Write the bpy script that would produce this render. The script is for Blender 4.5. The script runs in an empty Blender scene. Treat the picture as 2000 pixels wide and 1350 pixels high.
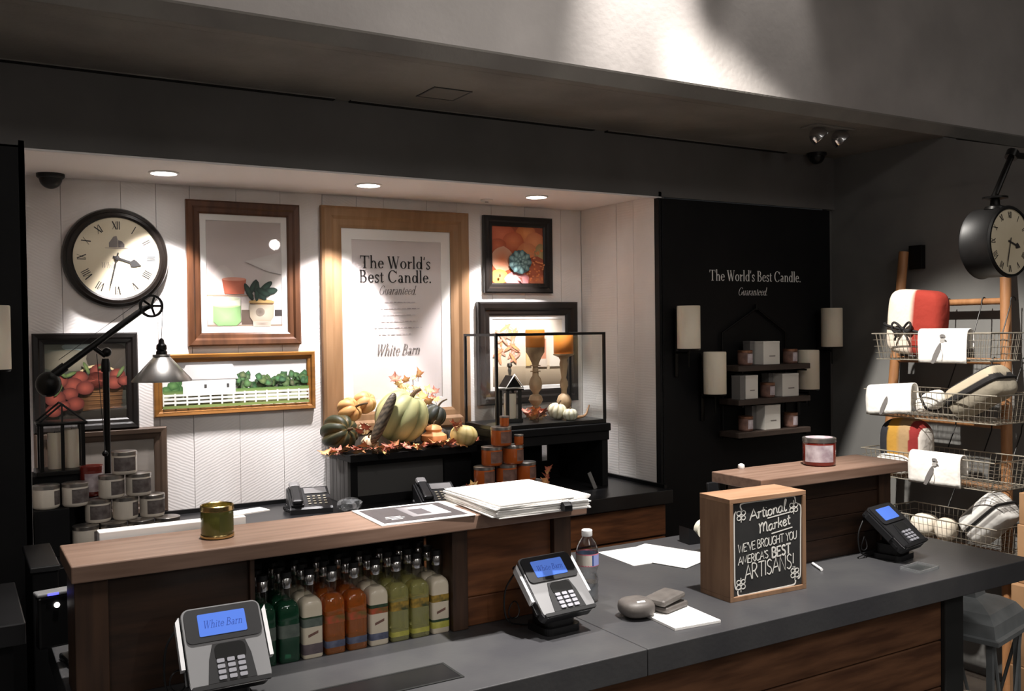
import bpy, bmesh, math, random
from mathutils import Matrix, Vector
C = bpy.context.scene.collection
PI = math.pi
R = math.radians

# ------------------------------------------------------------------ camera, world, lights, exposure
def make_camera():
    yaw, pit, rol = R(30.772), R(1.0907), R(.7287)
    f = Vector((math.sin(yaw)*math.cos(pit), math.cos(yaw)*math.cos(pit), -math.sin(pit)))
    r = Vector((math.cos(yaw), -math.sin(yaw), 0)); d = f.cross(r)
    c, s = math.cos(rol), math.sin(rol)
    rr, dd = c*r + s*d, -s*r + c*d
    m = Matrix((rr, -dd, -f)).transposed().to_4x4(); m.translation = (0, 0, 1.70)
    cam = bpy.data.cameras.new('camera'); cam.sensor_width = 36; cam.lens = 36*1845.5/2000
    cam.clip_start = .05
    o = bpy.data.objects.new('camera', cam); C.objects.link(o); o.matrix_world = m
    bpy.context.scene.camera = o
make_camera()
sc = bpy.context.scene
sc.view_settings.view_transform = 'Standard'; sc.view_settings.look = 'None'
sc.view_settings.gamma = 1; sc.view_settings.use_curve_mapping = False
sc.view_settings.exposure = 0.0
w = bpy.data.worlds.new('world'); sc.world = w; w.use_nodes = True
w.node_tree.nodes['Background'].inputs[0].default_value = (.95, .97, 1, 1)
w.node_tree.nodes['Background'].inputs[1].default_value = .013

def spot(name, loc, to, power, size, blend=.5, radius=.04, col=(1, .95, .895)):
    l = bpy.data.lights.new(name, 'SPOT'); l.energy = power; l.spot_size = R(size); l.spot_blend = blend
    l.shadow_soft_size = radius; l.color = col
    o = bpy.data.objects.new(name, l); C.objects.link(o); o.location = loc
    o.rotation_euler = (Vector(to)-Vector(loc)).to_track_quat('-Z', 'Y').to_euler()
    return o
NOOK_LAMPS = [(.748, 3.95), (1.596, 3.895), (2.465, 3.89)]
for i, (x, y) in enumerate(NOOK_LAMPS):
    spot('nook_downlight_beam', (x, y, 2.325), (x+(.08, -.12, -.06)[i], y+.38, 1.2), (112, 116, 102)[i], 68, .4, .03, (1, .955, .955))
# track spots hung from the high shop ceiling
spot('track_spot_ledge', (.62, 2.12, 4.1), (.74, 2.2, 1.2), 520, 36, .7, .04)
spot('track_spot_counter', (1.85, 1.45, 3.9), (1.72, 2.2, .95), 760, 46, .6, .04)
spot('track_spot_rack', (1.6, 2.4, 3.9), (3.82, 2.76, 1.22), 1050, 29, .5, .04, (1, .95, .88))
spot('track_spot_right_ledge', (2.75, 1.0, 3.8), (2.65, 2.1, .95), 60, 44, .7, .05)
spot('track_spot_nook', (1.5, .2, 3.9), (2.0, 4.1, 1.3), 90, 36, .8, .05)
spot('wall_washer', (2.25, 2.48, 4.15), (2.32, 2.93, 2.72), 430, 32, .9, .03)
spot('wall_washer', (2.95, 2.52, 4.15), (3.02, 2.93, 2.72), 44, 30, .8, .03)
spot('wall_washer', (1.6, 1.9, 4.3), (1.5, 2.93, 2.9), 75, 100, 1, .05)
# unseen fill lamps added behind the camera for soft general light
for x, y, p in ((-1.2, -1.4, 60), (1.6, -1.8, 70), (4.0, -.8, 35)):
    l = bpy.data.lights.new('overhead_fill', 'AREA'); l.energy = p*.55; l.size = 1.2; l.color = (1, .95, .9)
    o = bpy.data.objects.new('overhead_fill', l); C.objects.link(o); o.location = (x, y, 4.2)
for x, y, p in ((-1.5, -1.2, 15), (1.5, -1.6, 20), (2.95, -1.3, 9)):  # added point fills that light header and ceilings from the front
    l = bpy.data.lights.new('front_fill', 'POINT'); l.energy = p; l.shadow_soft_size = .05; l.color = (1, .95, .9)
    o = bpy.data.objects.new('front_fill', l); C.objects.link(o); o.location = (x, y, 2.6 if x > 2 else 2.3)

# ------------------------------------------------------------------ materials
def lin(c):
    return tuple(((v/255)/12.92 if v/255 <= .04045 else ((v/255+.055)/1.055)**2.4) for v in c)+(1,)
MATS = {}
def mat(name, c1, c2=None, scale=8, stretch=(1, 1, 1), rough=.5, metal=0, bump=0, bscale=None, trans=0, emit=None,
        estr=1, ior=1.45, attr=False, detail=5, coat=0, lo=.35, hi=.65, sss=0, spec=.5):
    m = bpy.data.materials.new(name); m.use_nodes = True; MATS[name] = m
    nt = m.node_tree; n = nt.nodes; L = nt.links; b = n['Principled BSDF']
    b.inputs['Roughness'].default_value = rough; b.inputs['Metallic'].default_value = metal
    b.inputs['IOR'].default_value = ior; b.inputs['Transmission Weight'].default_value = trans
    b.inputs['Coat Weight'].default_value = coat; b.inputs['Specular IOR Level'].default_value = spec
    b.inputs['Base Color'].default_value = lin(c1)
    if sss:
        b.inputs['Subsurface Weight'].default_value = sss; b.inputs['Subsurface Radius'].default_value = (.01, .006, .003)
    if emit:
        b.inputs['Emission Color'].default_value = lin(emit); b.inputs['Emission Strength'].default_value = estr
    if attr:
        a = n.new('ShaderNodeVertexColor'); a.layer_name = 'Col'; L.new(a.outputs[0], b.inputs['Base Color'])
    if c2 or bump:
        tc = n.new('ShaderNodeTexCoord'); mp = n.new('ShaderNodeMapping'); mp.inputs['Scale'].default_value = stretch
        L.new(tc.outputs['Object'], mp.inputs['Vector'])
        no = n.new('ShaderNodeTexNoise'); no.inputs['Scale'].default_value = scale; no.inputs['Detail'].default_value = detail
        L.new(mp.outputs[0], no.inputs['Vector'])
    if c2:
        rp = n.new('ShaderNodeValToRGB'); rp.color_ramp.elements[0].position = lo; rp.color_ramp.elements[1].position = hi
        rp.color_ramp.elements[0].color = lin(c1); rp.color_ramp.elements[1].color = lin(c2)
        L.new(no.outputs['Fac'], rp.inputs[0]); L.new(rp.outputs[0], b.inputs['Base Color'])
    if bump:
        src = no
        if bscale:
            src = n.new('ShaderNodeTexNoise'); src.inputs['Scale'].default_value = bscale; L.new(mp.outputs[0], src.inputs['Vector'])
        bp = n.new('ShaderNodeBump'); bp.inputs['Strength'].default_value = bump; bp.inputs['Distance'].default_value = .01
        L.new(src.outputs['Fac'], bp.inputs['Height']); L.new(bp.outputs[0], b.inputs['Normal'])
    return m
def pane_mat(name, tint=(1, 1, 1), gloss=.07, fres=False):
    m = bpy.data.materials.new(name); m.use_nodes = True; nt = m.node_tree; n = nt.nodes; L = nt.links
    n.remove(n['Principled BSDF']); out = n['Material Output']
    t = n.new('ShaderNodeBsdfTransparent'); t.inputs[0].default_value = (*tint, 1)
    g = n.new('ShaderNodeBsdfGlossy'); g.inputs['Roughness'].default_value = .02
    x = n.new('ShaderNodeMixShader'); x.inputs[0].default_value = gloss
    if fres:
        lw = n.new('ShaderNodeLayerWeight'); lw.inputs[0].default_value = .42; L.new(lw.outputs['Facing'], x.inputs[0])
    L.new(t.outputs[0], x.inputs[1]); L.new(g.outputs[0], x.inputs[2]); L.new(x.outputs[0], out.inputs[0]); MATS[name] = m
    return m
def tinted_mat(name, col, tw=.7):
    """clear bottle filled with coloured liquid"""
    return mat(name, col, rough=.03, trans=tw, ior=1.33, coat=.6)
def saw_boards(name, ang):
    m = mat(name, (238, 234, 231), (222, 216, 212), 3, (1, 1, .4), rough=.75)
    nt = m.node_tree; n = nt.nodes; L = nt.links; b = n['Principled BSDF']
    tc = n.new('ShaderNodeTexCoord'); mp = n.new('ShaderNodeMapping'); mp.inputs['Rotation'].default_value = (R(0), R(ang), R(0)); mp.inputs['Scale'].default_value = (1, 1, 1)
    wv = n.new('ShaderNodeTexWave'); wv.bands_direction = 'Z'; wv.inputs['Scale'].default_value = 26; wv.inputs['Distortion'].default_value = 3; wv.inputs['Detail'].default_value = 3
    bp = n.new('ShaderNodeBump'); bp.inputs['Strength'].default_value = .16; bp.inputs['Distance'].default_value = .002
    L.new(tc.outputs['Object'], mp.inputs[0]); L.new(mp.outputs[0], wv.inputs[0]); L.new(wv.outputs['Fac'], bp.inputs['Height']); L.new(bp.outputs[0], b.inputs['Normal'])
    return m
saw_boards('boards', 26); saw_boards('boards_b', -26)
mat('nook_ceiling', (240, 234, 232), rough=.8)
mat('plaster', (116, 112, 107), (134, 130, 124), 3, rough=.9, bump=.15, bscale=60)
mat('plaster_light', (178, 172, 169), (158, 153, 150), 2.2, rough=.9, bump=.12, bscale=40)
mat('plaster_wall', (104, 103, 101), (116, 115, 112), 3, rough=.9)
mat('plaster_dark', (92, 90, 88), (104, 102, 100), 2.5, rough=.9)
mat('black_paint', (12, 12, 14), (17, 17, 18), 5, rough=.62, spec=.25)
mat('black_satin', (15, 15, 16), rough=.35)
mat('black_metal', (22, 21, 20), rough=.38, metal=.6)
mat('slot', (8, 8, 8), rough=.9)
mat('floor', (70, 62, 55), (52, 46, 42), 4, rough=.6)
mat('counter', (62, 62, 65), (72, 72, 73), 5, rough=.40, bump=.03, bscale=80)
mat('back_counter', (26, 26, 28), (34, 34, 35), 6, rough=.3)
mat('steel_dark', (40, 41, 41), rough=.5, metal=.2)
mat('ledge_wood', (138, 112, 97), (116, 91, 77), 6, (.7, 9, 9), rough=.45)
mat('panel_wood', (128, 80, 48), (88, 52, 30), 5, (1.2, 5, 9), rough=.5)
mat('panel_wood_vertical', (78, 55, 40), (56, 39, 29), 5, (8, 5, .7), rough=.5)
mat('dark_wood', (60, 40, 28), (40, 27, 19), 5, (1, 4, 10), rough=.5)
mat('plank', (116, 80, 56), (78, 50, 34), 4, (1.1, 4, 9), rough=.55, bump=.15)
mat('oak_frame', (156, 120, 86), (138, 104, 72), 4, (6, 1, .7), rough=.6)
mat('brown_frame', (98, 62, 40), (74, 46, 30), 5, (5, 1, 1), rough=.35)
mat('gold_frame', (150, 100, 46), (122, 80, 34), 6, (1, 1, 6), rough=.4)
mat('black_frame', (30, 25, 22), (20, 17, 16), 6, rough=.35)
mat('lean_frame', (84, 66, 52), (70, 54, 43), 5, rough=.6)
mat('mat_board', (240, 236, 232), rough=.8)
mat('paper', (245, 243, 240), rough=.8)
mat('paper_edge', (226, 220, 212), (200, 194, 188), 60, (1, 1, 20), rough=.8)
mat('ink', (46, 42, 42), rough=.7)
mat('ink_grey', (128, 120, 116), rough=.7)
mat('print', (255, 255, 255), rough=.45, attr=True)
mat('cloth', (255, 255, 255), rough=.9, attr=True, bump=.5, bscale=22, scale=22)
mat('natural', (255, 255, 255), rough=.5, attr=True)
mat('leaf', (255, 255, 255), rough=.65, attr=True)
mat('white_ink', (246, 244, 240), rough=.6)
mat('chalk', (228, 226, 220), rough=.9)
mat('chalkboard', (36, 36, 37), (46, 46, 46), 9, rough=.8)
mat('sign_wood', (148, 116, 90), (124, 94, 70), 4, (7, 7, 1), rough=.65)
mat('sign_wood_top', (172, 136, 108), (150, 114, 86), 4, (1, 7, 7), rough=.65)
mat('wax_cream', (232, 220, 200), rough=.55, sss=.2)
mat('wax_orange', (232, 150, 62), (214, 122, 44), 3, rough=.5, sss=.15)
mat('chrome', (210, 210, 212), rough=.18, metal=1)
mat('steel', (150, 148, 144), rough=.34, metal=1)
mat('zinc', (138, 142, 144), (112, 117, 119), 7, rough=.5, metal=.15)
mat('lid_metal', (170, 165, 160), rough=.3, metal=.9)
mat('lid_copper', (150, 108, 86), rough=.35, metal=.8)
mat('glass_body', (236, 230, 220), rough=.12, coat=.5)
mat('wax_white', (226, 216, 202), rough=.2, coat=.4)
mat('wax_pumpkin', (170, 84, 36), rough=.2, coat=.4)
mat('wax_red', (112, 34, 26), rough=.2, coat=.4)
mat('wax_green', (104, 106, 48), (88, 90, 38), 8, rough=.22, coat=.5, metal=.15)
mat('label_brown', (134, 100, 88), (96, 70, 62), 30, rough=.6)
mat('label_grey', (120, 112, 110), (84, 74, 72), 40, rough=.6)
mat('label_pale', (206, 196, 200), (150, 132, 140), 24, rough=.6)
mat('label_olive', (82, 86, 36), rough=.5)
mat('brass', (196, 172, 118), rough=.25, metal=1)
mat('white_card', (226, 222, 214), rough=.7)
mat('grey_card', (112, 110, 108), rough=.7)
mat('cardboard', (158, 122, 88), (142, 108, 76), 5, rough=.8)
mat('ladder_wood', (164, 116, 76), (140, 96, 60), 5, (6, 6, 1), rough=.5)
mat('candlestick_wood', (186, 158, 124), (150, 122, 92), 6, (4, 4, 1), rough=.6)
mat('shelf_wood', (66, 54, 48), (50, 41, 36), 6, (1, 6, 6), rough=.6)
mat('plastic_black', (20, 20, 22), rough=.42)
mat('plastic_dark', (34, 34, 36), rough=.4)
mat('plastic_grey', (150, 150, 152), rough=.35, metal=.3)
mat('plastic_pale', (226, 226, 228), rough=.35)
mat('plastic_silver', (138, 138, 140), rough=.36, metal=.35)
mat('phone_grey', (120, 118, 118), rough=.4)
mat('key', (150, 150, 158), rough=.4); mat('key_beige', (150, 144, 128), rough=.5)
mat('screen', (60, 90, 170), rough=.15, emit=(86, 120, 200), estr=.75)
mat('screen_line', (40, 60, 130), rough=.2, emit=(60, 84, 160), estr=.5)
mat('led_blue', (60, 60, 255), emit=(80, 80, 255), estr=3)
mat('led_white', (255, 255, 255), emit=(255, 250, 245), estr=4)
mat('lamp_lens', (255, 255, 255), emit=(255, 252, 248), estr=30)
mat('trim_white', (235, 232, 228), rough=.4)
mat('cap_white', (240, 240, 240), rough=.4)
mat('leather_grey', (100, 95, 91), (86, 81, 78), 30, rough=.5, bump=.1)
mat('ribbon_black', (22, 20, 20), rough=.7)
mat('stem_brown', (98, 76, 50), (70, 54, 36), 20, rough=.8)
mat('clock_dial', (222, 210, 184), (210, 196, 168), 4, rough=.5)
mat('clock_black', (13, 12, 12), rough=.5)
mat('clock_case', (30, 24, 20), (20, 16, 14), 6, rough=.28)
mat('riser_grey', (92, 90, 88), (66, 64, 63), 6, (9, 9, .7), rough=.7)
mat('screen_panel', (74, 73, 72), rough=.8)
mat('tape_white', (232, 228, 210), rough=.5)
mat('wire', (168, 160, 146), rough=.4, metal=.6)
mat('clear_plastic', (220, 222, 224), rough=.15, trans=.8)
mat('soap_cream', (226, 214, 192), rough=.25, coat=.4)
pane_mat('pane', gloss=.05); pane_mat('case_glass', (.96, .98, .97), .06); pane_mat('water', (.93, .95, .96), .10, True)
tinted_mat('soap_green', (48, 116, 84)); tinted_mat('soap_orange', (236, 140, 62)); tinted_mat('soap_yellow', (222, 220, 146)); pane_mat('neck_clear', (.86, .86, .84), .12)
m_ = lambda k: MATS[k]

# ------------------------------------------------------------------ mesh builder
class MB:
    def __init__(s): s.v = []; s.f = []; s.mi = []; s.sm = []; s.c = []; s.mats = []; s.T = Matrix()
    def slot(s, m):
        m = m_(m) if isinstance(m, str) else m
        if m not in s.mats: s.mats.append(m)
        return s.mats.index(m)
    def add(s, vs, fs, m, smooth=False, cols=None):
        b = len(s.v); k = s.slot(m)
        s.v += [s.T @ Vector(p) for p in vs]; s.c += list(cols) if cols else [(1, 1, 1, 1)]*len(vs)
        for f in fs: s.f.append([b+i for i in f]); s.mi.append(k); s.sm.append(smooth)
        return s
    def box(s, x0, x1, y0, y1, z0, z1, m, bev=0, cols=None):
        b = min(bev, abs(x1-x0)/2.1, abs(y1-y0)/2.1, abs(z1-z0)/2.1)
        if b <= 0:
            vs = [(x, y, z) for x in (x0, x1) for y in (y0, y1) for z in (z0, z1)]
            return s.add(vs, [(0, 1, 3, 2), (4, 6, 7, 5), (0, 4, 5, 1), (2, 3, 7, 6), (0, 2, 6, 4), (1, 5, 7, 3)], m, cols=cols)
        bm = bmesh.new(); bmesh.ops.create_cube(bm, size=1)
        for v in bm.verts: v.co = ((x0+x1)/2+v.co.x*(x1-x0), (y0+y1)/2+v.co.y*(y1-y0), (z0+z1)/2+v.co.z*(z1-z0))
        bmesh.ops.bevel(bm, geom=bm.edges[:], offset=b, segments=2, affect='EDGES', profile=.5)
        bm.verts.index_update()
        s.add([v.co[:] for v in bm.verts], [[v.index for v in f.verts] for f in bm.faces], m); bm.free(); return s
    def lathe(s, prof, m, n=32, c=(0, 0, 0), M=None, smooth=True, cap=True, cols=None, arc=None):
        vs = []; fs = []; M = M or Matrix(); k = len(prof); cc = []
        full = arc is None; a0, a1 = arc or (0, 2*PI); nn = n if full else n+1
        for i in range(nn):
            a = a0+(a1-a0)*i/n
            for j, (r, z) in enumerate(prof):
                vs.append(M @ Vector((r*math.cos(a), r*math.sin(a), z))+Vector(c)); cc.append(cols[j] if cols else (1, 1, 1, 1))
        for i in range(n):
            i2 = (i+1) % nn if full else i+1
            for j in range(k-1): fs.append((i*k+j, i2*k+j, i2*k+j+1, i*k+j+1))
        s.add(vs, fs, m, smooth, cc)
        if cap and full:
            for j, fl in ((0, True), (k-1, False)):
                if prof[j][0] > 1e-5:
                    q = [vs[i*k+j] for i in range(n)]
                    s.add(q, [list(range(n))[::-1] if fl else list(range(n))], m, False, [cc[j]]*n)
        return s
    def tube(s, pts, r, m, n=8, closed=False, r1=None):
        pts = [Vector(p) for p in pts]; k = len(pts); vs = []; fs = []; up = None
        for i, p in enumerate(pts):
            if closed: t = pts[(i+1) % k]-pts[i-1]
            else: t = pts[min(i+1, k-1)]-pts[max(i-1, 0)]
            t = t.normalized() if t.length > 1e-9 else Vector((0, 0, 1))
            if up is None: up = t.orthogonal().normalized()
            up = (up-t*up.dot(t)); up = up.normalized() if up.length > 1e-6 else t.orthogonal().normalized()
            bn = t.cross(up); rr = r if r1 is None else r+(r1-r)*i/max(k-1, 1)
            for j in range(n):
                a = 2*PI*j/n; vs.append(p+(up*math.cos(a)+bn*math.sin(a))*rr)
        for i in range(k if closed else k-1):
            i2 = (i+1) % k
            for j in range(n): j2 = (j+1) % n; fs.append((i*n+j, i*n+j2, i2*n+j2, i2*n+j))
        if not closed: fs += [list(range(n))[::-1], [(k-1)*n+j for j in range(n)]]
        return s.add(vs, fs, m, n > 5)
    def prism(s, poly, z0, z1, m, M=None, smooth=False):
        M = M or Matrix(); n = len(poly)
        vs = [M @ Vector((x, y, z0)) for x, y in poly]+[M @ Vector((x, y, z1)) for x, y in poly]
        return s.add(vs, [list(range(n))[::-1], [n+i for i in range(n)]]+[(i, (i+1) % n, n+(i+1) % n, n+i) for i in range(n)], m, smooth)
    def sell(s, c, r, m, e1=1., e2=1., nu=24, nv=14, M=None, colf=None, rib=None):
        """superellipsoid; rib=(count, depth) for pumpkins; colf(theta, phi, x, y, z) gives colours"""
        f = lambda t, e: math.copysign(abs(t)**e, t); M = M or Matrix(); vs = []; cc = []; fs = []
        for i in range(nv+1):
            ph = -PI/2+PI*i/nv
            for j in range(nu):
                th = 2*PI*j/nu; k = 1
                if rib: k = 1-rib[1]*(1-abs(math.sin(rib[0]*th/2)))**1.6
                d = 1-(.22*math.exp(-(((PI/2-abs(ph))/.35)**2)) if rib else 0)
                p = (f(math.cos(ph), e1)*f(math.cos(th), e2)*k, f(math.cos(ph), e1)*f(math.sin(th), e2)*k, f(math.sin(ph), e1)*d)
                cc.append(colf(th, ph, *p) if colf else (1, 1, 1, 1)); vs.append(M @ Vector((p[0]*r[0], p[1]*r[1], p[2]*r[2]))+Vector(c))
        for i in range(nv):
            for j in range(nu): fs.append((i*nu+j, i*nu+(j+1) % nu, (i+1)*nu+(j+1) % nu, (i+1)*nu+j))
        return s.add(vs, fs, m, True, cc)
    def ring(s, x0, x1, z0, z1, prof, y, m):
        """mitred picture-frame moulding; prof = (inset, how far it stands off the wall)"""
        vs = []; fs = []
        for o, p in prof: vs += [(x0+o, y-p, z0+o), (x1-o, y-p, z0+o), (x1-o, y-p, z1-o), (x0+o, y-p, z1-o)]
        for k in range(len(prof)-1):
            for i in range(4): a = k*4+i; b = k*4+(i+1) % 4; fs.append((a, b, b+4, a+4))
        return s.add(vs, fs, m)
    def build(s, name, parent=None, world=False, label=None):
        vs = s.v
        if world and parent is not None:
            inv = (Matrix.Translation(parent.location) @ parent.rotation_euler.to_matrix().to_4x4()).inverted()
            vs = [inv @ p for p in vs]
        me = bpy.data.meshes.new(name); me.from_pydata([p[:] for p in vs], [], s.f)
        for m in s.mats: me.materials.append(m)
        me.polygons.foreach_set('material_index', s.mi); me.polygons.foreach_set('use_smooth', s.sm)
        a = me.color_attributes.new('Col', 'FLOAT_COLOR', 'POINT')
        a.data.foreach_set('color', [x for c in s.c for x in (c if len(c) == 4 else (*c, 1))])
        bm = bmesh.new(); bm.from_mesh(me); bmesh.ops.recalc_face_normals(bm, faces=bm.faces); bm.to_mesh(me); bm.free()
        if any(s.sm):
            try: me.set_sharp_from_angle(angle=R(40))
            except Exception: pass
        me.update(); o = bpy.data.objects.new(name, me); C.objects.link(o)
        if parent is not None: o.parent = parent
        if label: o['label'] = label
        return o
def thing(name, label, cat, loc=(0, 0, 0), rz=0, group=None):
    o = bpy.data.objects.new(name, None); C.objects.link(o); o.location = loc; o.rotation_euler = (0, 0, rz); o.empty_display_size = .05
    return tag(o, label, cat, group)
def tag(o, label, cat, group=None):
    o['label'] = label; o['category'] = cat
    if group: o['group'] = group
    return o
def struct(name, mb, label=None):
    o = mb.build(name); o['kind'] = 'structure'
    if label: o['label'] = label
    return o
KIDS = {}
def kids(o): return [c for c in o.children]
def dup(root, loc, rz=None, label=None, group=None, scale=None):
    def cp(o, par):
        c = o.copy(); C.objects.link(c)
        if par is not None: c.parent = par
        for ch in kids(o): cp(ch, c)
        return c
    r = cp(root, None); r.location = loc
    if rz is not None: r.rotation_euler = (0, 0, rz)
    if scale: r.scale = (scale,)*3
    if label: r['label'] = label
    if group: r['group'] = group
    return r
def rgb(*c): return lin(c)
RX90 = Matrix.Rotation(PI/2, 4, 'X')   # local xy drawn on a wall facing -y:  (x, y, z) -> (x, -z, y)
def wallM(x, y, z): return Matrix.Translation((x, y, z)) @ RX90
def smooth_line(p, n=6):
    if len(p) < 3: return p
    out = []
    for i in range(len(p)-1):
        a = p[max(i-1, 0)]; b = p[i]; c = p[i+1]; d = p[min(i+2, len(p)-1)]
        for k in range(n):
            t = k/n
            out.append(tuple(.5*(2*b[q]+(c[q]-a[q])*t+(2*a[q]-5*b[q]+4*c[q]-d[q])*t*t+(3*b[q]-a[q]-3*c[q]+d[q])*t**3) for q in range(len(b))))
    return out+[p[-1]]

# ------------------------------------------------------------------ lettering
def ribbon(mb, pts, w, m, M, z0=0, z1=.0006, w1=None):
    pts = [Vector((p[0], p[1])) for p in pts]; k = len(pts); L_ = []; R_ = []
    for i, p in enumerate(pts):
        t = pts[min(i+1, k-1)]-pts[max(i-1, 0)]
        t = t.normalized() if t.length > 1e-9 else Vector((1, 0)); nrm = Vector((-t.y, t.x))
        ww = (w if w1 is None else w+(w1-w)*i/max(k-1, 1))/2
        L_.append(p+nrm*ww); R_.append(p-nrm*ww)
    vs = []; fs = []
    for a, b in zip(L_, R_): vs += [M @ Vector((a.x, a.y, z1)), M @ Vector((b.x, b.y, z1)), M @ Vector((a.x, a.y, z0)), M @ Vector((b.x, b.y, z0))]
    for i in range(k-1):
        a = i*4; b = a+4; fs += [(a, a+1, b+1, b), (a+2, b+2, b+3, a+3), (a, b, b+2, a+2), (a+1, a+3, b+3, b+1)]
    fs += [(0, 2, 3, 1), ((k-1)*4, (k-1)*4+1, (k-1)*4+3, (k-1)*4+2)]
    mb.add(vs, fs, m)
T_ = .125; N_ = .05
def _n(x0, h): return [('s', x0+.16, 0, x0+.16, h, T_), ('r', x0+.36, .40, .22, .22, 0, 165), ('s', x0+.525, 0, x0+.525, .42, T_), ('s', x0+.05, .02, x0+.27, .02, .04), ('s', x0+.42, .02, x0+.64, .02, .04), ('s', x0+.04, h-.05, x0+.16, h-.02, .05)]
SERIF = {
 'T': (.86, [('s', .05, .97, .81, .97, .055), ('s', .43, 0, .43, 1, .14), ('s', .27, .02, .59, .02, .04), ('s', .06, 1, .05, .76, .045), ('s', .80, 1, .81, .76, .045)]),
 'h': (.70, _n(0, 1.05)), 'n': (.70, _n(0, .62)),
 'e': (.60, [('r', .31, .31, .27, .32, 15, 325), ('s', .08, .35, .57, .35, .05)]),
 'W': (1.12, [('s', .1, 1, .36, 0, .14), ('s', .36, 0, .58, .98, .05), ('s', .5, 1, .78, 0, .14), ('s', .78, 0, 1.0, 1, .05), ('s', -.02, .98, .24, .98, .04), ('s', .88, .98, 1.1, .98, .04), ('s', .42, .98, .62, .98, .04)]),
 'o': (.66, [('r', .33, .31, .29, .32, 0, 360)]),
 'r': (.48, [('s', .16, 0, .16, .62, T_), ('r', .36, .40, .2, .2, 60, 170), ('s', .37, .57, .46, .52, .1), ('s', .05, .02, .29, .02, .04), ('s', .04, .57, .16, .6, .05)]),
 'l': (.33, [('s', .16, 0, .16, 1.05, T_), ('s', .05, .02, .27, .02, .04), ('s', .04, 1.0, .16, 1.03, .05)]),
 'd': (.70, [('r', .31, .31, .26, .32, 0, 360), ('s', .54, 0, .54, 1.05, T_), ('s', .42, 1.0, .54, 1.03, .05), ('s', .54, .02, .65, .02, .04)]),
 "'": (.24, [('s', .13, 1.02, .08, .76, .08)]),
 's': (.48, [('p', [(.40, .47), (.36, .58), (.22, .61), (.10, .52), (.14, .40), (.32, .25), (.38, .13), (.28, .02), (.12, .03), (.07, .15)], .075)]),
 'B': (.76, [('s', .18, 0, .18, 1, .14), ('r', .32, .75, .28, .25, -90, 90), ('r', .34, .26, .35, .28, -90, 90), ('s', .05, .98, .33, .98, .045), ('s', .18, .515, .34, .515, .045), ('s', .05, .02, .36, .02, .045)]),
 't': (.42, [('s', .18, .06, .18, .8, .11), ('s', .04, .6, .37, .6, .045), ('p', [(.17, .08), (.24, .02), (.37, .08)], .055)]),
 'C': (.92, [('r', .48, .5, .43, .52, 38, 322), ('s', .83, .97, .83, .70, .04)]),
 'a': (.60, [('s', .42, 0, .42, .42, .115), ('r', .27, .42, .205, .2, 0, 150), ('r', .26, .165, .21, .175, 0, 360), ('s', .42, .03, .55, .04, .05)]),
 '.': (.30, [('s', .07, .06, .20, .06, .13)]), ' ': (.30, []),
 'G': (.95, [('r', .48, .5, .43, .52, 38, 330), ('s', .8, .42, .8, .08, .12), ('s', .62, .42, .92, .42, .045)]),
 'u': (.70, [('s', .15, .2, .15, .6, T_), ('r', .33, .2, .22, .21, 180, 360), ('s', .53, 0, .53, .6, T_), ('s', .04, .6, .15, .6, .04)]),
 'i': (.33, [('s', .16, 0, .16, .62, T_), ('s', .10, .85, .23, .85, .12), ('s', .05, .02, .27, .02, .04)]),
}
def serif(mb, text, M, h, m, width=None, shear=0, weight=1, centre=True):
    tot = sum(SERIF[c][0] for c in text); sx = h if width is None else width/tot
    x = -tot*sx/2 if centre else 0
    def P(px, py): return (x+px*sx+shear*py*h, py*h)
    for ch in text:
        adv, pr = SERIF[ch]
        for q in pr:
            if q[0] == 's': ribbon(mb, [P(q[1], q[2]), P(q[3], q[4])], q[5]*weight*h, m, M)
            elif q[0] == 'p': ribbon(mb, [P(*t) for t in smooth_line(q[1], 4)], q[2]*weight*h*1.1, m, M)
            else:
                _, cx, cy, rx, ry, a0, a1 = q; n = 18; vs = []; fs = []
                for i in range(n+1):
                    a = R(a0+(a1-a0)*i/n)
                    for kx, ky in ((1, 1), (1-T_*weight*1.15/rx, 1-N_*weight/ry)):
                        u = P(cx+rx*kx*math.cos(a), cy+ry*ky*math.sin(a)); vs += [M @ Vector((*u, .0006)), M @ Vector((*u, 0))]
                for i in range(n):
                    b = i*4; fs += [(b, b+4, b+6, b+2), (b+1, b+3, b+7, b+5), (b, b+1, b+5, b+4), (b+2, b+6, b+7, b+3)]
                mb.add(vs, fs, m)
        x += adv*sx
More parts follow.
